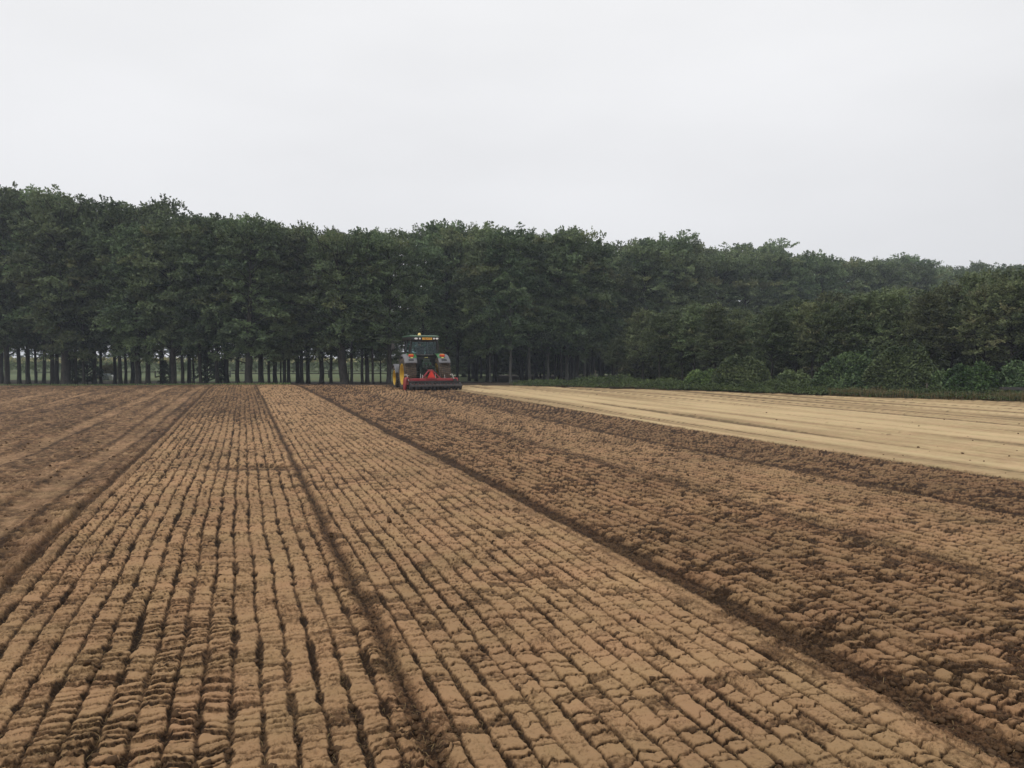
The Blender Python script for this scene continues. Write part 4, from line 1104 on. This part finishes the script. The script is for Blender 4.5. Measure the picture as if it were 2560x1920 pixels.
def fender(sgn):
    # curved shell over the rear wheel; section rounds over the outer edge
    m = MB(); R0 = 1.07; zc = 0.87; n = 22
    a0, a1 = RAD(212-2), RAD(40)       # angle measured from +Y (forward) over the top; rear lip to front lip
    xs = [(0.60, 0.0), (0.72, 0.0), (1.05, 0.0), (1.20, -0.015), (1.265, -0.05), (1.295, -0.12)]
    P_ = len(xs); vs = []; fs = []
    for lay, th_ in enumerate((0.0, -0.03)):
        for k in range(n+1):
            a = RAD(147) + (RAD(38)-RAD(147))*k/n
            for (x_, dr) in xs:
                r = R0 + dr + th_
                vs.append((sgn*(x_ - (0.02 if lay and x_ > 1.2 else 0)), r*math.cos(a)*1.0 - (0.05 if k < 3 else 0)*0, zc + r*math.sin(a)*1.02))
    o2 = (n+1)*P_
    for k in range(n):
        for j in range(P_-1):
            fs.append((k*P_+j, k*P_+j+1, (k+1)*P_+j+1, (k+1)*P_+j))
            fs.append((o2+k*P_+j, o2+(k+1)*P_+j, o2+(k+1)*P_+j+1, o2+k*P_+j+1))
    for j in range(P_-1):
        fs.append((j, o2+j, o2+j+1, j+1)); e_ = n*P_
        fs.append((e_+j, e_+j+1, o2+e_+j+1, o2+e_+j))
    for k in range(n):
        fs.append((k*P_, (k+1)*P_, o2+(k+1)*P_, o2+k*P_))
        j = P_-1
        fs.append((k*P_+j, o2+k*P_+j, o2+(k+1)*P_+j, (k+1)*P_+j))
    m.add(vs, fs)
    f = m.build('fender', M['plastic'], tr, smooth=True)
    def pt(deg, r_add, x_):
        a = RAD(deg); return (sgn*x_, (R0+r_add)*math.cos(a), zc+(R0+r_add)*math.sin(a)*1.02)
    def shell(name, d0, d1, xa, xb, add, mat, thick=0.02, taper=0.0):
        q = MB(); n2 = 7; vs2 = []; fs2 = []
        for k in range(n2+1):
            d_ = d0 + (d1-d0)*k/n2
            for x_, r_ in ((xa, add-thick), (xa, add), (xb-taper*k/n2, add), (xb-taper*k/n2, add-thick)):
                vs2.append(pt(d_, r_, x_))
        for k in range(n2):
            for j in range(4): fs2.append((k*4+j, k*4+(j+1) % 4, (k+1)*4+(j+1) % 4, (k+1)*4+j))
        fs2 += [(0, 1, 2, 3), (n2*4+3, n2*4+2, n2*4+1, n2*4)]
        return q.add(vs2, fs2).build(name, mat, f, smooth=False)
    shell('green_panel', 128, 88, 0.58, 0.99, 0.016, M['green'], taper=-0.08)
    shell('handle_recess', 139.5, 132.5, 0.78, 1.06, 0.010, M['black'])
    shell('reflector', 128.5, 125, 0.80, 0.92, 0.022, M['badge'])
    lp = MB(); y_, z_ = pt(119, 0.05, 0.9)[1:]
    for k, (rx_, dz_) in enumerate(((0.14, 0),)):
        n2 = 14; vs2 = []
        for lay, (sc_, dy_) in enumerate(((1.0, 0.06), (1.0, -0.02), (0.82, -0.06))):
            for i_ in range(n2):
                t_ = 2*math.pi*i_/n2
                cx2, cz2 = math.copysign(abs(math.cos(t_))**0.6, math.cos(t_)), math.copysign(abs(math.sin(t_))**0.6, math.sin(t_))
                vs2.append((sgn*0.87+0.145*sc_*cx2, y_+dy_, z_+0.085*sc_*cz2))
        fs2 = [tuple(range(n2-1, -1, -1)), tuple(range(2*n2, 3*n2))]
        for l_ in range(2):
            for i_ in range(n2): fs2.append((l_*n2+i_, l_*n2+(i_+1) % n2, (l_+1)*n2+(i_+1) % n2, (l_+1)*n2+i_))
        lp.add(vs2, fs2)
    lg = lp.build('tail_light', M['redlens'], f, smooth=False, bevel=0.012)
    MB().box((sgn*0.87, y_-0.012, z_+0.045), (0.22, 0.105, 0.075)).build('turn_signal', M['amber'], lg, bevel=0.02)
    MB().prism([(sgn*0.82, 1.70), (sgn*0.86, 1.80), (sgn*0.83, 1.80), (sgn*0.79, 1.70)], -0.97, -0.90, 'XZ')
for sgn in (-1, 1):
    fender(sgn)
    m = MB(); zc = 0.61; vs = []; fs = []; n = 14                      # front mudguards
    for k in range(n+1):
        a = RAD(158) + (RAD(35)-RAD(158))*k/n
        for (x_, r_) in ((0.68, 0.75), (0.68, 0.77), (1.20, 0.77), (1.24, 0.72), (1.22, 0.71), (1.19, 0.75)):
            vs.append((sgn*x_, 2.62 + r_*math.cos(a), zc + r_*math.sin(a)))
    for k in range(n):
        for j in range(6): fs.append((k*6+j, k*6+(j+1) % 6, (k+1)*6+(j+1) % 6, (k+1)*6+j))
    fs += [tuple(range(6)), tuple(n*6+j for j in range(5, -1, -1))]
    m.add(vs, fs).build('front_mudguard', M['plastic'], tr, smooth=False)

# body
m = MB()
m.bbox((-0.30, -0.42, 0.55), (0.30, 0.9, 1.18)); m.bbox((-0.24, 0.9, 0.55), (0.24, 3.2, 0.95))
m.tube([(-0.70, 0, 0.87), (0.70, 0, 0.87)], 0.16, 14); m.tube([(-0.75, 2.62, 0.61), (0.75, 2.62, 0.61)], 0.09, 10)
m.build('chassis', M['green_dark'], tr, bevel=0.02)
m = MB()
hood = [(-0.36, 1.0), (-0.42, 1.45), (-0.34, 1.72), (-0.12, 1.80), (0.12, 1.80), (0.34, 1.72), (0.42, 1.45), (0.36, 1.0)]
m.prism(hood, 1.95, 3.9, 'XZ'); m.build('hood', M['green'], tr, bevel=0.03)
m = MB(); m.prism([(p[0]*0.9, 1.0+(p[1]-1.0)*0.88) for p in hood], 3.9, 4.02, 'XZ'); m.bbox((-0.3, 3.4, 0.55), (0.3, 4.0, 0.98)); m.build('grille', M['black'], tr)
m = MB(); m.tube([(0.62, 2.05, 1.2), (0.62, 2.05, 2.55)], 0.06, 10); m.tube([(0.62, 2.05, 2.55), (0.66, 2.10, 2.72)], 0.04, 10); m.build('exhaust', M['iron'], tr)
m = MB(); m.bbox((-0.92, 0.95, 0.50), (-0.42, 1.95, 1.05)); m.build('fuel_tank', M['black'], tr, bevel=0.05)
m = MB(); m.bbox((0.42, 0.95, 0.50), (0.92, 1.95, 1.05)); m.build('battery_box', M['black'], tr, bevel=0.05)
for z_ in (0.42, 0.70, 0.98): MB().bbox((-1.12, 1.2, z_), (-0.93, 1.62, z_+0.035)).build('step', M['black'], tr)
# cab
cab = MB()
cab.bbox((-0.60, 0.06, 1.10), (0.60, 1.95, 1.66))
cab.prism([(-0.62, 1.5), (0.62, 1.5), (0.80, 2.02), (0.62, 1.92), (0.42, 1.80), (-0.42, 1.80), (-0.62, 1.92), (-0.80, 2.02)], 0.06, 0.12, 'XZ')
cabo = cab.build('cab', M['black'], tr, bevel=0.015)
m = MB()
for sgn in (-1, 1):
    m.tube([(sgn*0.80, 0.10, 1.98), (sgn*0.79, 0.05, 2.35), (sgn*0.72, 0.08, 2.75)], [0.050, 0.045, 0.045], 8)
    m.tube([(sgn*0.80, 0.10, 2.0), (sgn*0.42, 0.10, 1.80)], 0.032, 6)
    m.tube([(sgn*0.62, 1.9, 1.60), (sgn*0.70, 1.92, 2.2), (sgn*0.68, 1.85, 2.75)], 0.042, 8)
    m.tube([(sgn*0.72, 0.95, 1.62), (sgn*0.82, 0.95, 2.2), (sgn*0.74, 0.95, 2.75)], 0.035, 8)
m.tube([(-0.42, 0.10, 1.80), (0.42, 0.10, 1.80)], 0.030, 6)
m.tube([(-0.70, 0.10, 2.68), (0.70, 0.10, 2.68)], 0.035, 6)
m.build('cab_frame', M['black'], tr, smooth=False)
m = MB()
for p_, q_ in (((-0.76, 2.01), (-0.70, 2.68)), ((0.76, 2.01), (0.70, 2.68)), ((-0.76, 2.02), (-0.42, 1.83)), ((0.76, 2.02), (0.42, 1.83)), ((-0.42, 1.83), (0.42, 1.83)), ((-0.70, 2.66), (0.70, 2.66))):
    m.tube([(p_[0], 0.07, p_[1]), (q_[0], 0.07, q_[1])], 0.042, 6)
m.build('window_frame', M['black'], tr)
MB().prism([(-0.76, 2.01), (-0.42, 1.82), (0.42, 1.82), (0.76, 2.01), (0.70, 2.68), (-0.70, 2.68)], 0.088, 0.094, 'XZ').build('rear_window', M['glass'], tr)
MB().prism([(-0.60, 1.62), (0.60, 1.62), (0.66, 2.70), (-0.66, 2.70)], 1.888, 1.894, 'XZ').build('windscreen', M['glass'], tr)
for sgn in (-1, 1):
    MB().add([(sgn*0.80, 0.14, 2.0), (sgn*0.80, 0.92, 1.66), (sgn*0.745, 0.92, 2.7), (sgn*0.73, 0.14, 2.7)], [(0, 1, 2, 3)]).build('side_window', M['glass'], tr)
    d_ = MB().add([(sgn*0.78, 0.98, 1.66), (sgn*0.66, 1.86, 1.62), (sgn*0.69, 1.84, 2.7), (sgn*0.745, 0.98, 2.7)], [(0, 1, 2, 3)]).build('door', M['glass'], tr)
    MB().tube([(sgn*0.80, 1.05, 1.70), (sgn*0.82, 1.05, 1.95)], 0.014, 6).build('handle', M['black'], d_)
rf = MB()
rf.prism([(-0.76, 2.71), (0.76, 2.71), (0.83, 2.78), (0.83, 2.90), (-0.83, 2.90), (-0.83, 2.78)], -0.06, 1.95, 'XZ')
rfo = rf.build('roof', M['black'], tr, bevel=0.02)
m = MB(); m.add([(sx_*x_, y_, z_) for z_, x_, ya, yb_ in ((2.902, 0.855, -0.09, 1.99), (2.945, 0.84, -0.06, 1.96), (2.995, 0.68, 0.10, 1.85)) for sx_, y_ in ((-1, ya), (1, ya), (1, yb_), (-1, yb_))],
    [(3, 2, 1, 0)] + [(l*4+i_, l*4+(i_+1) % 4, (l+1)*4+(i_+1) % 4, (l+1)*4+i_) for l in range(2) for i_ in range(4)] + [(8, 9, 10, 11)])
m.build('roof_cap', M['green_roof'], rfo, bevel=0.02)
for x_, rx_ in ((-0.48, 0.10), (-0.27, 0.05), (0.53, 0.05), (0.70, 0.085)):
    n2 = 14; q = MB()
    q.add([(x_+rx_*s_*math.cos(2*math.pi*i_/n2), y_, 2.80+0.055*s_*math.sin(2*math.pi*i_/n2)) for y_, s_ in ((-0.055, 1), (-0.085, 0.95), (-0.098, 0.6)) for i_ in range(n2)],
          [tuple(range(2*n2, 3*n2))] + [(l*n2+i_, l*n2+(i_+1) % n2, (l+1)*n2+(i_+1) % n2, (l+1)*n2+i_) for l in range(2) for i_ in range(n2)])
    q.build('work_light', M['lens'], rfo)
pl = MB().box((0.14, -0.078, 2.80), (0.55, 0.014, 0.125)).build('number_plate', M['plate'], rfo)
fc = bpy.data.curves.new('lettering', 'FONT'); fc.body = 'TBJ-47-F'; fc.size = 0.135; fc.align_x = 'CENTER'; fc.align_y = 'CENTER'; fc.extrude = 0.001
fo = bpy.data.objects.new('lettering_src', fc); COL.objects.link(fo)
bpy.context.view_layer.update()
lm = bpy.data.meshes.new_from_object(fo.evaluated_get(bpy.context.evaluated_depsgraph_get())); lm.materials.clear(); lm.materials.append(M['ink'])
bpy.data.objects.remove(fo)
lo = bpy.data.objects.new('lettering', lm); COL.objects.link(lo); lo.parent = pl
lo.location = (0.14, -0.088, 2.80); lo.rotation_euler = (RAD(90), 0, 0); lo.scale = (0.86, 0.9, 1)
m = MB(); m.lathe([(0, 0.10), (0.03, 0.10), (0.03, 0.085), (0.09, 0.08), (0.13, 0.045), (0.14, 0.0)], (-0.20, 0.35, 2.99), 'Z', 16); m.build('beacon', M['beacon'], rfo, smooth=True)
for sgn in (-1, 1):
    m = MB(); L1 = 0.62 if sgn < 0 else 0.34
    m.tube([(sgn*0.80, 1.75, 2.66), (sgn*(0.80+L1*0.5), 1.72, 2.70), (sgn*(0.80+L1), 1.70, 2.68)], [0.03, 0.024, 0.02], 6)
    m.tube([(sgn*(0.80+L1), 1.70, 2.69), (sgn*(0.80+L1), 1.70, 2.45)], 0.014, 6)
    mi = m.build('mirror', M['black'], tr)
    MB().box((sgn*(0.80+L1), 1.70, 2.36), (0.20, 0.07, 0.42)).build('mirror_housing', M['black'], mi, bevel=0.025)
    MB().box((sgn*(0.80+L1), 1.660, 2.40), (0.15, 0.008, 0.26)).build('mirror_glass', M['bar_grey'], mi)
# seat, steering wheel, dash seen through the glass
m = MB()
m.box((-0.10, 0.75, 1.72), (0.46, 0.44, 0.12)); m.box((-0.10, 0.52, 2.02), (0.44, 0.11, 0.56), rx=-0.12)
m.build('seat', M['seat'], tr, bevel=0.04)
m = MB(); m.tube([(-0.31, 0.47, 2.05), (-0.28, 0.46, 2.24), (0.08, 0.46, 2.24), (0.11, 0.47, 2.05)], 0.012, 6); m.tube([(-0.31, 0.46, 1.92), (-0.27, 0.455, 2.02), (0.07, 0.455, 2.02), (0.11, 0.46, 1.92)], 0.012, 6)
m.build('seat_rail', M['bar_grey'], tr)
m = MB(); m.tube([(-0.10+0.20*math.cos(a*math.pi/8), 1.27+0.10*math.sin(a*math.pi/8), 2.07+0.17*math.sin(a*math.pi/8)) for a in range(17)], 0.014, 6, cap=False); m.tube([(-0.10, 1.27, 2.07), (-0.10, 1.50, 1.70)], 0.03, 8)
m.build('steering_wheel', M['black'], tr)
m = MB(); m.prism([(1.40, 1.6), (1.85, 1.6), (1.85, 2.02), (1.55, 2.0)], -0.34, 0.16, 'YZ'); m.bbox((0.30, 0.5, 1.65), (0.50, 1.3, 1.92)); m.build('dashboard', M['black'], tr, bevel=0.02)
m = MB(); m.box((0.50, 1.55, 2.28), (0.07, 0.16, 0.14)); m.box((0.50, 1.60, 2.10), (0.06, 0.12, 0.12)); m.tube([(0.54, 1.62, 1.7), (0.54, 1.62, 2.4)], 0.014, 6); m.build('monitor', M['black'], tr)
MB().bbox((-0.55, -0.02, 1.885), (0.55, 0.058, 1.93)).build('rear_bar', M['bar_grey'], tr, bevel=0.01)
# rear linkage, hoses, valves
m = MB(); m.bbox((-0.27, -0.60, 1.15), (0.25, -0.42, 1.50)); m.bbox((-0.20, -0.52, 1.50), (0.18, -0.1, 1.66)); m.build('valve_block', M['green_dark'], tr, bevel=0.02)
for k in range(4):
    m = MB(); m.tube([(-0.18+0.115*k, -0.60, 1.40), (-0.18+0.115*k, -0.68, 1.40)], 0.028, 8); m.build('coupler', M['green'] if k % 2 else M['iron'], tr)
rdh = random.Random(4)
for k in range(7):
    x0 = -0.22+0.07*k
    MB().tube([(x0, -0.64, 1.40), (x0+rdh.uniform(-.1, .1), -0.85, 1.22+rdh.uniform(0, .12)), (x0+rdh.uniform(-.08, .08), -0.78, 0.98), (x0+rdh.uniform(-.05, .05), -0.60, 0.80)], 0.013, 6).build('hose', M['black'] if k % 3 else M['green_dark'], tr)
for sgn in (-1, 1):
    m = MB(); m.tube([(sgn*0.30, -0.25, 1.28), (sgn*0.40, -0.72, 1.22)], [0.06, 0.045], 8); m.build('lift_arm', M['green_dark'], tr)
    m = MB(); m.tube([(sgn*0.40, -0.72, 1.22), (sgn*0.41, -0.80, 0.88)], 0.035, 8); m.build('lift_rod', M['green_dark'], tr)
    MB().tube([(sgn*0.41, -0.80, 0.90), (sgn*0.42, -0.86, 0.50)], 0.020, 8).build('rod_shaft', M['steel'], tr)
    MB().tube([(sgn*0.30, -0.15, 0.60), (sgn*0.42, -0.90, 0.48), (sgn*0.43, -1.22, 0.50)], [0.05, 0.045, 0.05], 8).build('lower_link', M['iron'], tr)
MB().tube([(0, -0.45, 1.12), (0.0, -1.30, 1.02)], 0.035, 8).build('top_link', M['iron'], tr)
MB().tube([(0, -0.40, 0.66), (0, -1.25, 0.58)], 0.055, 10).build('drive_shaft', M['badge'], tr)
m = MB(); m.prism([(-0.02, 1.715), (0.20, 1.715), (0.22, 1.75), (0.20, 1.79), (0.11, 1.80), (0.02, 1.79), (-0.04, 1.755)], -0.012, 0.0, 'XZ')
bdg = m.build('emblem', M['green_dark'], tr)
bdg.location = (0, 0.03, 0)
m = MB()   # leaping figure of the emblem, in relief
m.prism([(0.00, 1.752), (0.05, 1.768), (0.11, 1.772), (0.15, 1.782), (0.17, 1.795), (0.185, 1.785), (0.20, 1.775), (0.18, 1.77), (0.165, 1.755), (0.19, 1.735), (0.175, 1.732), (0.14, 1.75), (0.08, 1.748), (0.05, 1.738), (0.01, 1.725), (0.005, 1.733), (0.03, 1.748)], -0.018, -0.0125, 'XZ').build('emblem_relief', M['badge'], bdg)

# driver
def person(parent_loc):
    pts = [(-0.10, 0.72, 1.84), (-0.10, 0.70, 2.02), (-0.10, 0.70, 2.26), (-0.10, 0.71, 2.38), (-0.105, 0.73, 2.45), (-0.11, 0.75, 2.545), (-0.115, 0.755, 2.62),
           (-0.30, 0.72, 2.31), (-0.36, 0.92, 2.14), (-0.26, 1.16, 2.17), (-0.24, 1.24, 2.19),
           (0.10, 0.72, 2.31), (0.17, 0.92, 2.13), (0.08, 1.16, 2.16), (0.05, 1.24, 2.18),
           (-0.19, 0.80, 1.83), (-0.22, 1.20, 1.86), (-0.20, 1.32, 1.52), (-0.20, 1.44, 1.46),
           (-0.01, 0.80, 1.83), (0.02, 1.20, 1.86), (0.01, 1.32, 1.52), (0.01, 1.44, 1.46)]
    rad_ = [0.15, 0.14, 0.15, 0.075, 0.058, 0.092, 0.075, 0.065, 0.048, 0.036, 0.03, 0.065, 0.048, 0.036, 0.03, 0.085, 0.065, 0.048, 0.04, 0.085, 0.065, 0.048, 0.04]
    ed = [(0, 1), (1, 2), (2, 3), (3, 4), (4, 5), (5, 6), (2, 7), (7, 8), (8, 9), (9, 10), (2, 11), (11, 12), (12, 13), (13, 14), (0, 15), (15, 16), (16, 17), (17, 18), (0, 19), (19, 20), (20, 21), (21, 22)]
    # five fingers curled over the wheel rim on each hand
    for base, cx2 in ((10, -0.24), (14, 0.05)):
        for k in range(5):
            o_ = len(pts); dx2 = (k-2)*0.02
            l_ = (0.028, 0.036, 0.040, 0.036, 0.028)[k]
            pts += [(cx2+dx2, 1.275, 2.20), (cx2+dx2*1.1, 1.275+l_, 2.185)]
            rad_ += [0.009, 0.008]; ed += [(base, o_), (o_, o_+1)]
    me = bpy.data.meshes.new('body'); me.from_pydata(pts, ed, [])
    o = bpy.data.objects.new('person', me); COL.objects.link(o)
    sm = o.modifiers.new('skin', 'SKIN')
    for i_, r_ in enumerate(rad_): me.skin_vertices[0].data[i_].radius = (r_, r_)
    me.skin_vertices[0].data[0].use_root = True
    ss = o.modifiers.new('sub', 'SUBSURF'); ss.levels = 1; ss.render_levels = 2
    bpy.context.view_layer.update()
    m2 = bpy.data.meshes.new_from_object(o.evaluated_get(bpy.context.evaluated_depsgraph_get()))
    o.modifiers.clear(); o.data = m2
    m2.materials.clear(); m2.materials.append(M['shirt']); m2.materials.append(M['skin'])
    for p in m2.polygons:
        c = p.center; p.use_smooth = True
        p.material_index = 1 if (c.z > 2.415 or (c.y > 1.12 and c.z > 2.05)) else 0
    hr = MB(); hr.lathe([(-0.02, 0.085), (0.02, 0.098), (0.07, 0.092), (0.11, 0.055), (0.125, 0.0)], (-0.113, 0.745, 2.545), 'Z', 14)
    h_ = hr.build('hair', M['hair'], o, smooth=True)
    fc_ = MB(); fc_.tube([(-0.113, 0.84, 2.55), (-0.113, 0.865, 2.525)], [0.010, 0.016], 6)
    for q in (-0.20, -0.025): fc_.tube([(q, 0.75, 2.52), (q, 0.76, 2.56)], [0.012, 0.016], 6)
    for q in (-0.145, -0.08): fc_.lathe([(0, 0.0), (0.006, 0.012), (0.012, 0.0)], (q, 0.835, 2.562), 'Y', 8)
    fc_.tube([(-0.14, 0.832, 2.49), (-0.086, 0.832, 2.49)], 0.006, 6)
    fc_.build('face', M['skin'], o, smooth=True)
    o.location = parent_loc; o.rotation_euler = (0, 0, RAD(1.0))
    tag(o, 'driver in dark clothes seated in the tractor cab, seen from behind', 'person')
person((TX, TY, TZ))

# ------------------------------------------------------------------ rotary cultivator behind the tractor
cu = empty('rotary_cultivator', (TX, TY, TZ+0.02), RAD(1.0))
tag(cu, 'red rotary cultivator with black cage roller mounted behind the tractor', 'cultivator')
MB().bbox((-1.32, -1.56, 0.50), (1.30, -1.42, 0.63)).build('main_beam', M['red'], cu, bevel=0.012)
m = MB(); m.prism([(-1.35, 0.30), (-1.05, 0.56), (-1.42, 0.56), (-1.58, 0.30)], -1.36, 1.34, 'YZ'); m.build('rotor_hood', M['red'], cu, bevel=0.01)
for sgn in (-1, 1):
    m = MB(); y0, y1 = -1.75, -1.05
    m.prism([(y0+0.15, 0.02), (y1-0.1, 0.02), (y1, 0.22), (y1, 0.50), (y1-0.10, 0.66), (y0+0.10, 0.66), (y0, 0.58), (y0, 0.12)], sgn*1.40-0.03, sgn*1.40+0.03, 'YZ')
    m.build('side_plate', M['red'], cu, bevel=0.02)
    if sgn < 0:
        MB().tube([(-1.44, -1.74, 0.0), (-1.44, -1.76, 0.55), (-1.40, -1.74, 0.66), (-1.28, -1.66, 0.64)], [0.055, 0.055, 0.06, 0.055], 10).build('side_leg', M['red'], cu, smooth=True)
    m = MB(); x_ = sgn*1.25                              # roller depth spindles with crank handles
    m.tube([(x_+0.0, -1.66, 0.50), (x_-0.11, -1.62, 0.86)], 0.026, 8)
    m.tube([(x_-0.11, -1.62, 0.86), (x_-0.20, -1.62, 0.84), (x_-0.21, -1.64, 0.80)], 0.012, 6)
    m.tube([(x_+0.03, -1.66, 0.78), (x_-0.20, -1.64, 0.80)], 0.010, 6)
    m.build('depth_spindle', M['steel'], cu)
# headstock: two struts each side to an apex, upright plates
for sgn in (-1, 1):
    m = MB(); m.tube([(sgn*0.52, -1.52, 0.62), (sgn*0.10, -1.36, 1.06)], 0.033, 4); m.build('headstock_strut', M['red'], cu)
    m = MB(); m.tube([(sgn*0.36, -1.14, 0.50), (sgn*0.08, -1.30, 1.04)], 0.028, 4); m.build('headstock_brace', M['red'], cu)
m = MB(); m.bbox((-0.12, -1.42, 0.99), (0.12, -1.26, 1.09)); m.build('headstock_cap', M['red'], cu, bevel=0.01)
m = MB(); m.bbox((-0.16, -1.42, 0.44), (0.16, -1.10, 0.72)); m.lathe([(-0.06, 0.10), (0.0, 0.10)], (0, -1.42, 0.56), 'Y', 12); m.build('gearbox', M['iron'], cu, bevel=0.03)
for x_ in (-0.46, 0.76): MB().tube([(x_, -1.52, 0.62), (x_-0.02, -1.50, 0.82)], 0.016, 6).build('adjuster_pin', M['steel'], cu)
tri = [(-0.215, 0.655), (0.235, 0.655), (0.06, 1.005), (-0.04, 1.005)]
MB().prism([(-0.235, 0.64), (0.235, 0.64), (0.06, 1.02), (-0.06, 1.02)], -1.60, -1.585, 'XZ').build('warning_triangle', M['triangle_rim'], cu)
MB().prism([(-0.175, 0.685), (0.175, 0.685), (0.022, 0.99), (-0.022, 0.99)], -1.610, -1.602, 'XZ').build('reflective_face', M['triangle'], cu)
m = MB(); m.bbox((-0.26, -1.63, 0.60), (0.26, -1.57, 0.638)); m.build('triangle_bracket', M['red'], cu, bevel=0.008)
# trailing board, roller frame and cage roller
MB().bbox((-1.26, -1.78, 0.36), (1.52, -1.70, 0.47)).build('rear_frame_bar', M['iron'], cu, bevel=0.008)
MB().bbox((-1.25, -1.800, 0.474), (1.52, -1.69, 0.492)).build('rear_frame_edge', M['bar_grey'], cu)
MB().bbox((-1.28, -2.20, 0.215), (1.56, -2.12, 0.32)).build('scraper_bar', M['bar_grey'], cu, bevel=0.008)
for k in range(14):
    x_ = -1.16 + 2.58*k/13
    MB().bbox((x_-0.035, -2.14, 0.10), (x_+0.035, -2.118, 0.212)).build('scraper', M['iron'], cu)
for sgn, x_ in ((-1, -1.25), (1, 1.53)):
    m = MB(); m.prism([(-2.16, 0.325), (-1.70, 0.46), (-1.70, 0.30), (-1.82, 0.06), (-2.02, 0.03), (-2.16, 0.18)], x_-0.012, x_+0.012, 'YZ'); m.build('roller_arm', M['iron'], cu)
rl = MB(); rl.tube([(-1.22, -1.93, 0.20), (1.50, -1.93, 0.20)], 0.09, 12)
rlo = rl.build('roller', M['iron'], cu)
for k in range(15):
    x_ = -1.20 + 2.68*k/14
    m = MB(); m.lathe([(-0.025, 0.10), (-0.025, 0.15), (-0.008, 0.215), (0.008, 0.215), (0.025, 0.15), (0.025, 0.10)], (x_, -1.93, 0.20), 'X', 20)
    m.build('packer_ring', M['bar_grey'] if k in (0, 14) else M['iron'], rlo)
for k in range(10):
    a = 2*math.pi*k/10
    m = MB(); m.tube([(-1.22, -1.93+0.155*math.cos(a), 0.20+0.155*math.sin(a)), (1.50, -1.93+0.155*math.cos(a), 0.20+0.155*math.sin(a))], 0.014, 5); m.build('cage_bar', M['iron'], rlo)
m = MB(); m.bbox((1.20, -1.74, 0.50), (1.50, -1.60, 0.585)); m.build('end_box', M['black'], cu, bevel=0.01)

# ------------------------------------------------------------------ air
hz, hnt, hb_ = newmat('hazy air')
hnt.nodes.remove(hb_)
pv = hnt.nodes.new('ShaderNodeVolumePrincipled')
pv.inputs['Color'].default_value = (0.80, 0.88, 1.0, 1)
pv.inputs['Density'].default_value = 0.0009
pv.inputs['Anisotropy'].default_value = 0.2
hnt.links.new(pv.outputs[0], hnt.nodes['Material Output'].inputs['Volume'])
m = MB(); m.bbox((-440, -440, -2.2), (440, 440, 18.5))
hzo = m.build('haze', hz); hzo['kind'] = 'stuff'
tag(hzo, 'thin pale haze over the field and woods', 'haze')
